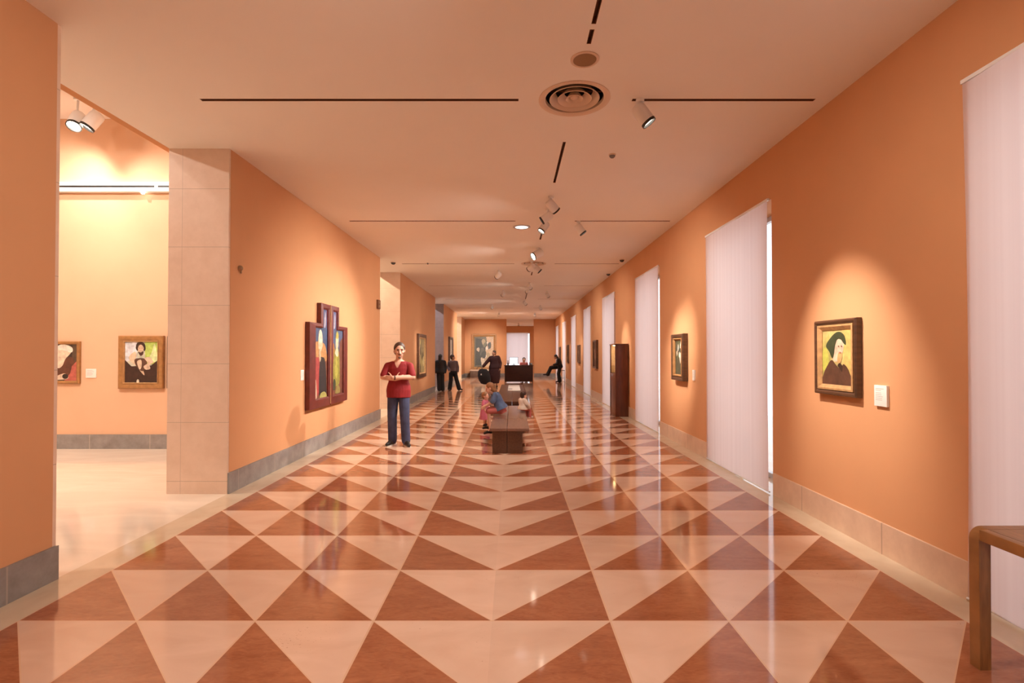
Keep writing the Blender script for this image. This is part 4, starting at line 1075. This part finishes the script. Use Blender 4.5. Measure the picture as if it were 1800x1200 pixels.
# 8) toddler in pink standing left of the bench
kt = .44
j = J(pelvis=(0, 0, .36), neck=(0, .0, .565), head=(0, -.01, .655), shL=(-.085, 0, .54), shR=(.085, 0, .54), elL=(-.12, -.01, .43), elR=(.115, -.04, .43), wrL=(-.11, -.06, .34), wrR=(.07, -.13, .37),
      hiL=(-.04, 0, .33), hiR=(.04, 0, .33), knL=(-.045, -.01, .19), knR=(.045, -.01, .19), anL=(-.045, .0, .05), anR=(.05, .01, .05), toL=(-.05, -.06, .018), toR=(.055, -.05, .018), face=(0, -1, 0))
t, hp, rot = build_person('toddler in a pink dress standing at the left of the bench', (-.585, 11.0, 0), RZL - .35, j, kt, .007, hair='hair_blond', child=True, head_k=.74)
shirt(t, j, 'pinkcloth', kt, .012, .5, -.1, .007, 'bodice')
skirt(t, [((0, 0, .50), .085, .065), ((0, 0, .38), .105, .085), ((0, 0, .25), .125, .105), ((0, 0, .15), .135, .115)], 'pinkcloth', .007, 'skirt')
shoes(t, j, kt*1.1, 'shoe', None, .005)
# 9) small child in white sitting at the right of the bench
j = J(pelvis=(0, .0, .445), neck=(0, .0, .635), head=(0, -.02, .705), shL=(-.095, 0, .605), shR=(.095, 0, .605), elL=(-.155, -.02, .54), elR=(.15, -.03, .54), wrL=(-.12, -.08, .47), wrR=(.11, -.09, .47),
      hiL=(-.04, 0, .44), hiR=(.04, 0, .44), knL=(-.05, -.12, .44), knR=(.05, -.12, .44), anL=(-.05, -.135, .28), anR=(.05, -.14, .28), toL=(-.05, -.19, .26), toR=(.05, -.195, .26), face=(0, -1, -.1))
t, hp, rot = build_person('small brown-haired child in a white top sitting on the right of the bench', (.222, 10.35, .016), PI/2 + .5, j, .46, .007, hair='hair_brown', child=True, head_k=.66)
shirt(t, j, 'whitecloth', .46, .022, 1.9, -.15, .007, 'top', flare=.12)
trousers(t, j, 'rosecloth', .46, .010, .007, 'leggings', loose=.004)
shoes(t, j, .48, 'sole', None, .005)

# ------------------------------------------------------------------ light, sky and camera
w = bpy.data.worlds.new('daylight'); SC.world = w; w.use_nodes = True
bg = w.node_tree.nodes['Background']; bg.inputs[0].default_value = (.92, .93, 1.0, 1); bg.inputs[1].default_value = 1.55

cam = bpy.data.cameras.new('camera'); co = bpy.data.objects.new('camera', cam); COL.objects.link(co)
co.location = (0, 0, CAMZ); co.rotation_euler = (PI/2 + math.atan(10.5/F), 0, 0)
cam.sensor_fit = 'HORIZONTAL'; cam.sensor_width = 36; cam.lens = F/1800*36; cam.shift_y = 10.5/1800; cam.clip_start = .05; cam.clip_end = 200
SC.camera = co

SC.view_settings.view_transform = 'Standard'; SC.view_settings.look = 'None'
SC.view_settings.exposure = 0.30; SC.view_settings.gamma = 1.0; SC.view_settings.use_curve_mapping = False
cy = SC.cycles
cy.max_bounces = 7; cy.diffuse_bounces = 4; cy.glossy_bounces = 4; cy.transparent_max_bounces = 8; cy.transmission_bounces = 4
cy.caustics_reflective = False; cy.caustics_refractive = False; cy.sample_clamp_indirect = 6
cy.use_denoising = True; cy.use_adaptive_sampling = True; cy.adaptive_threshold = .2
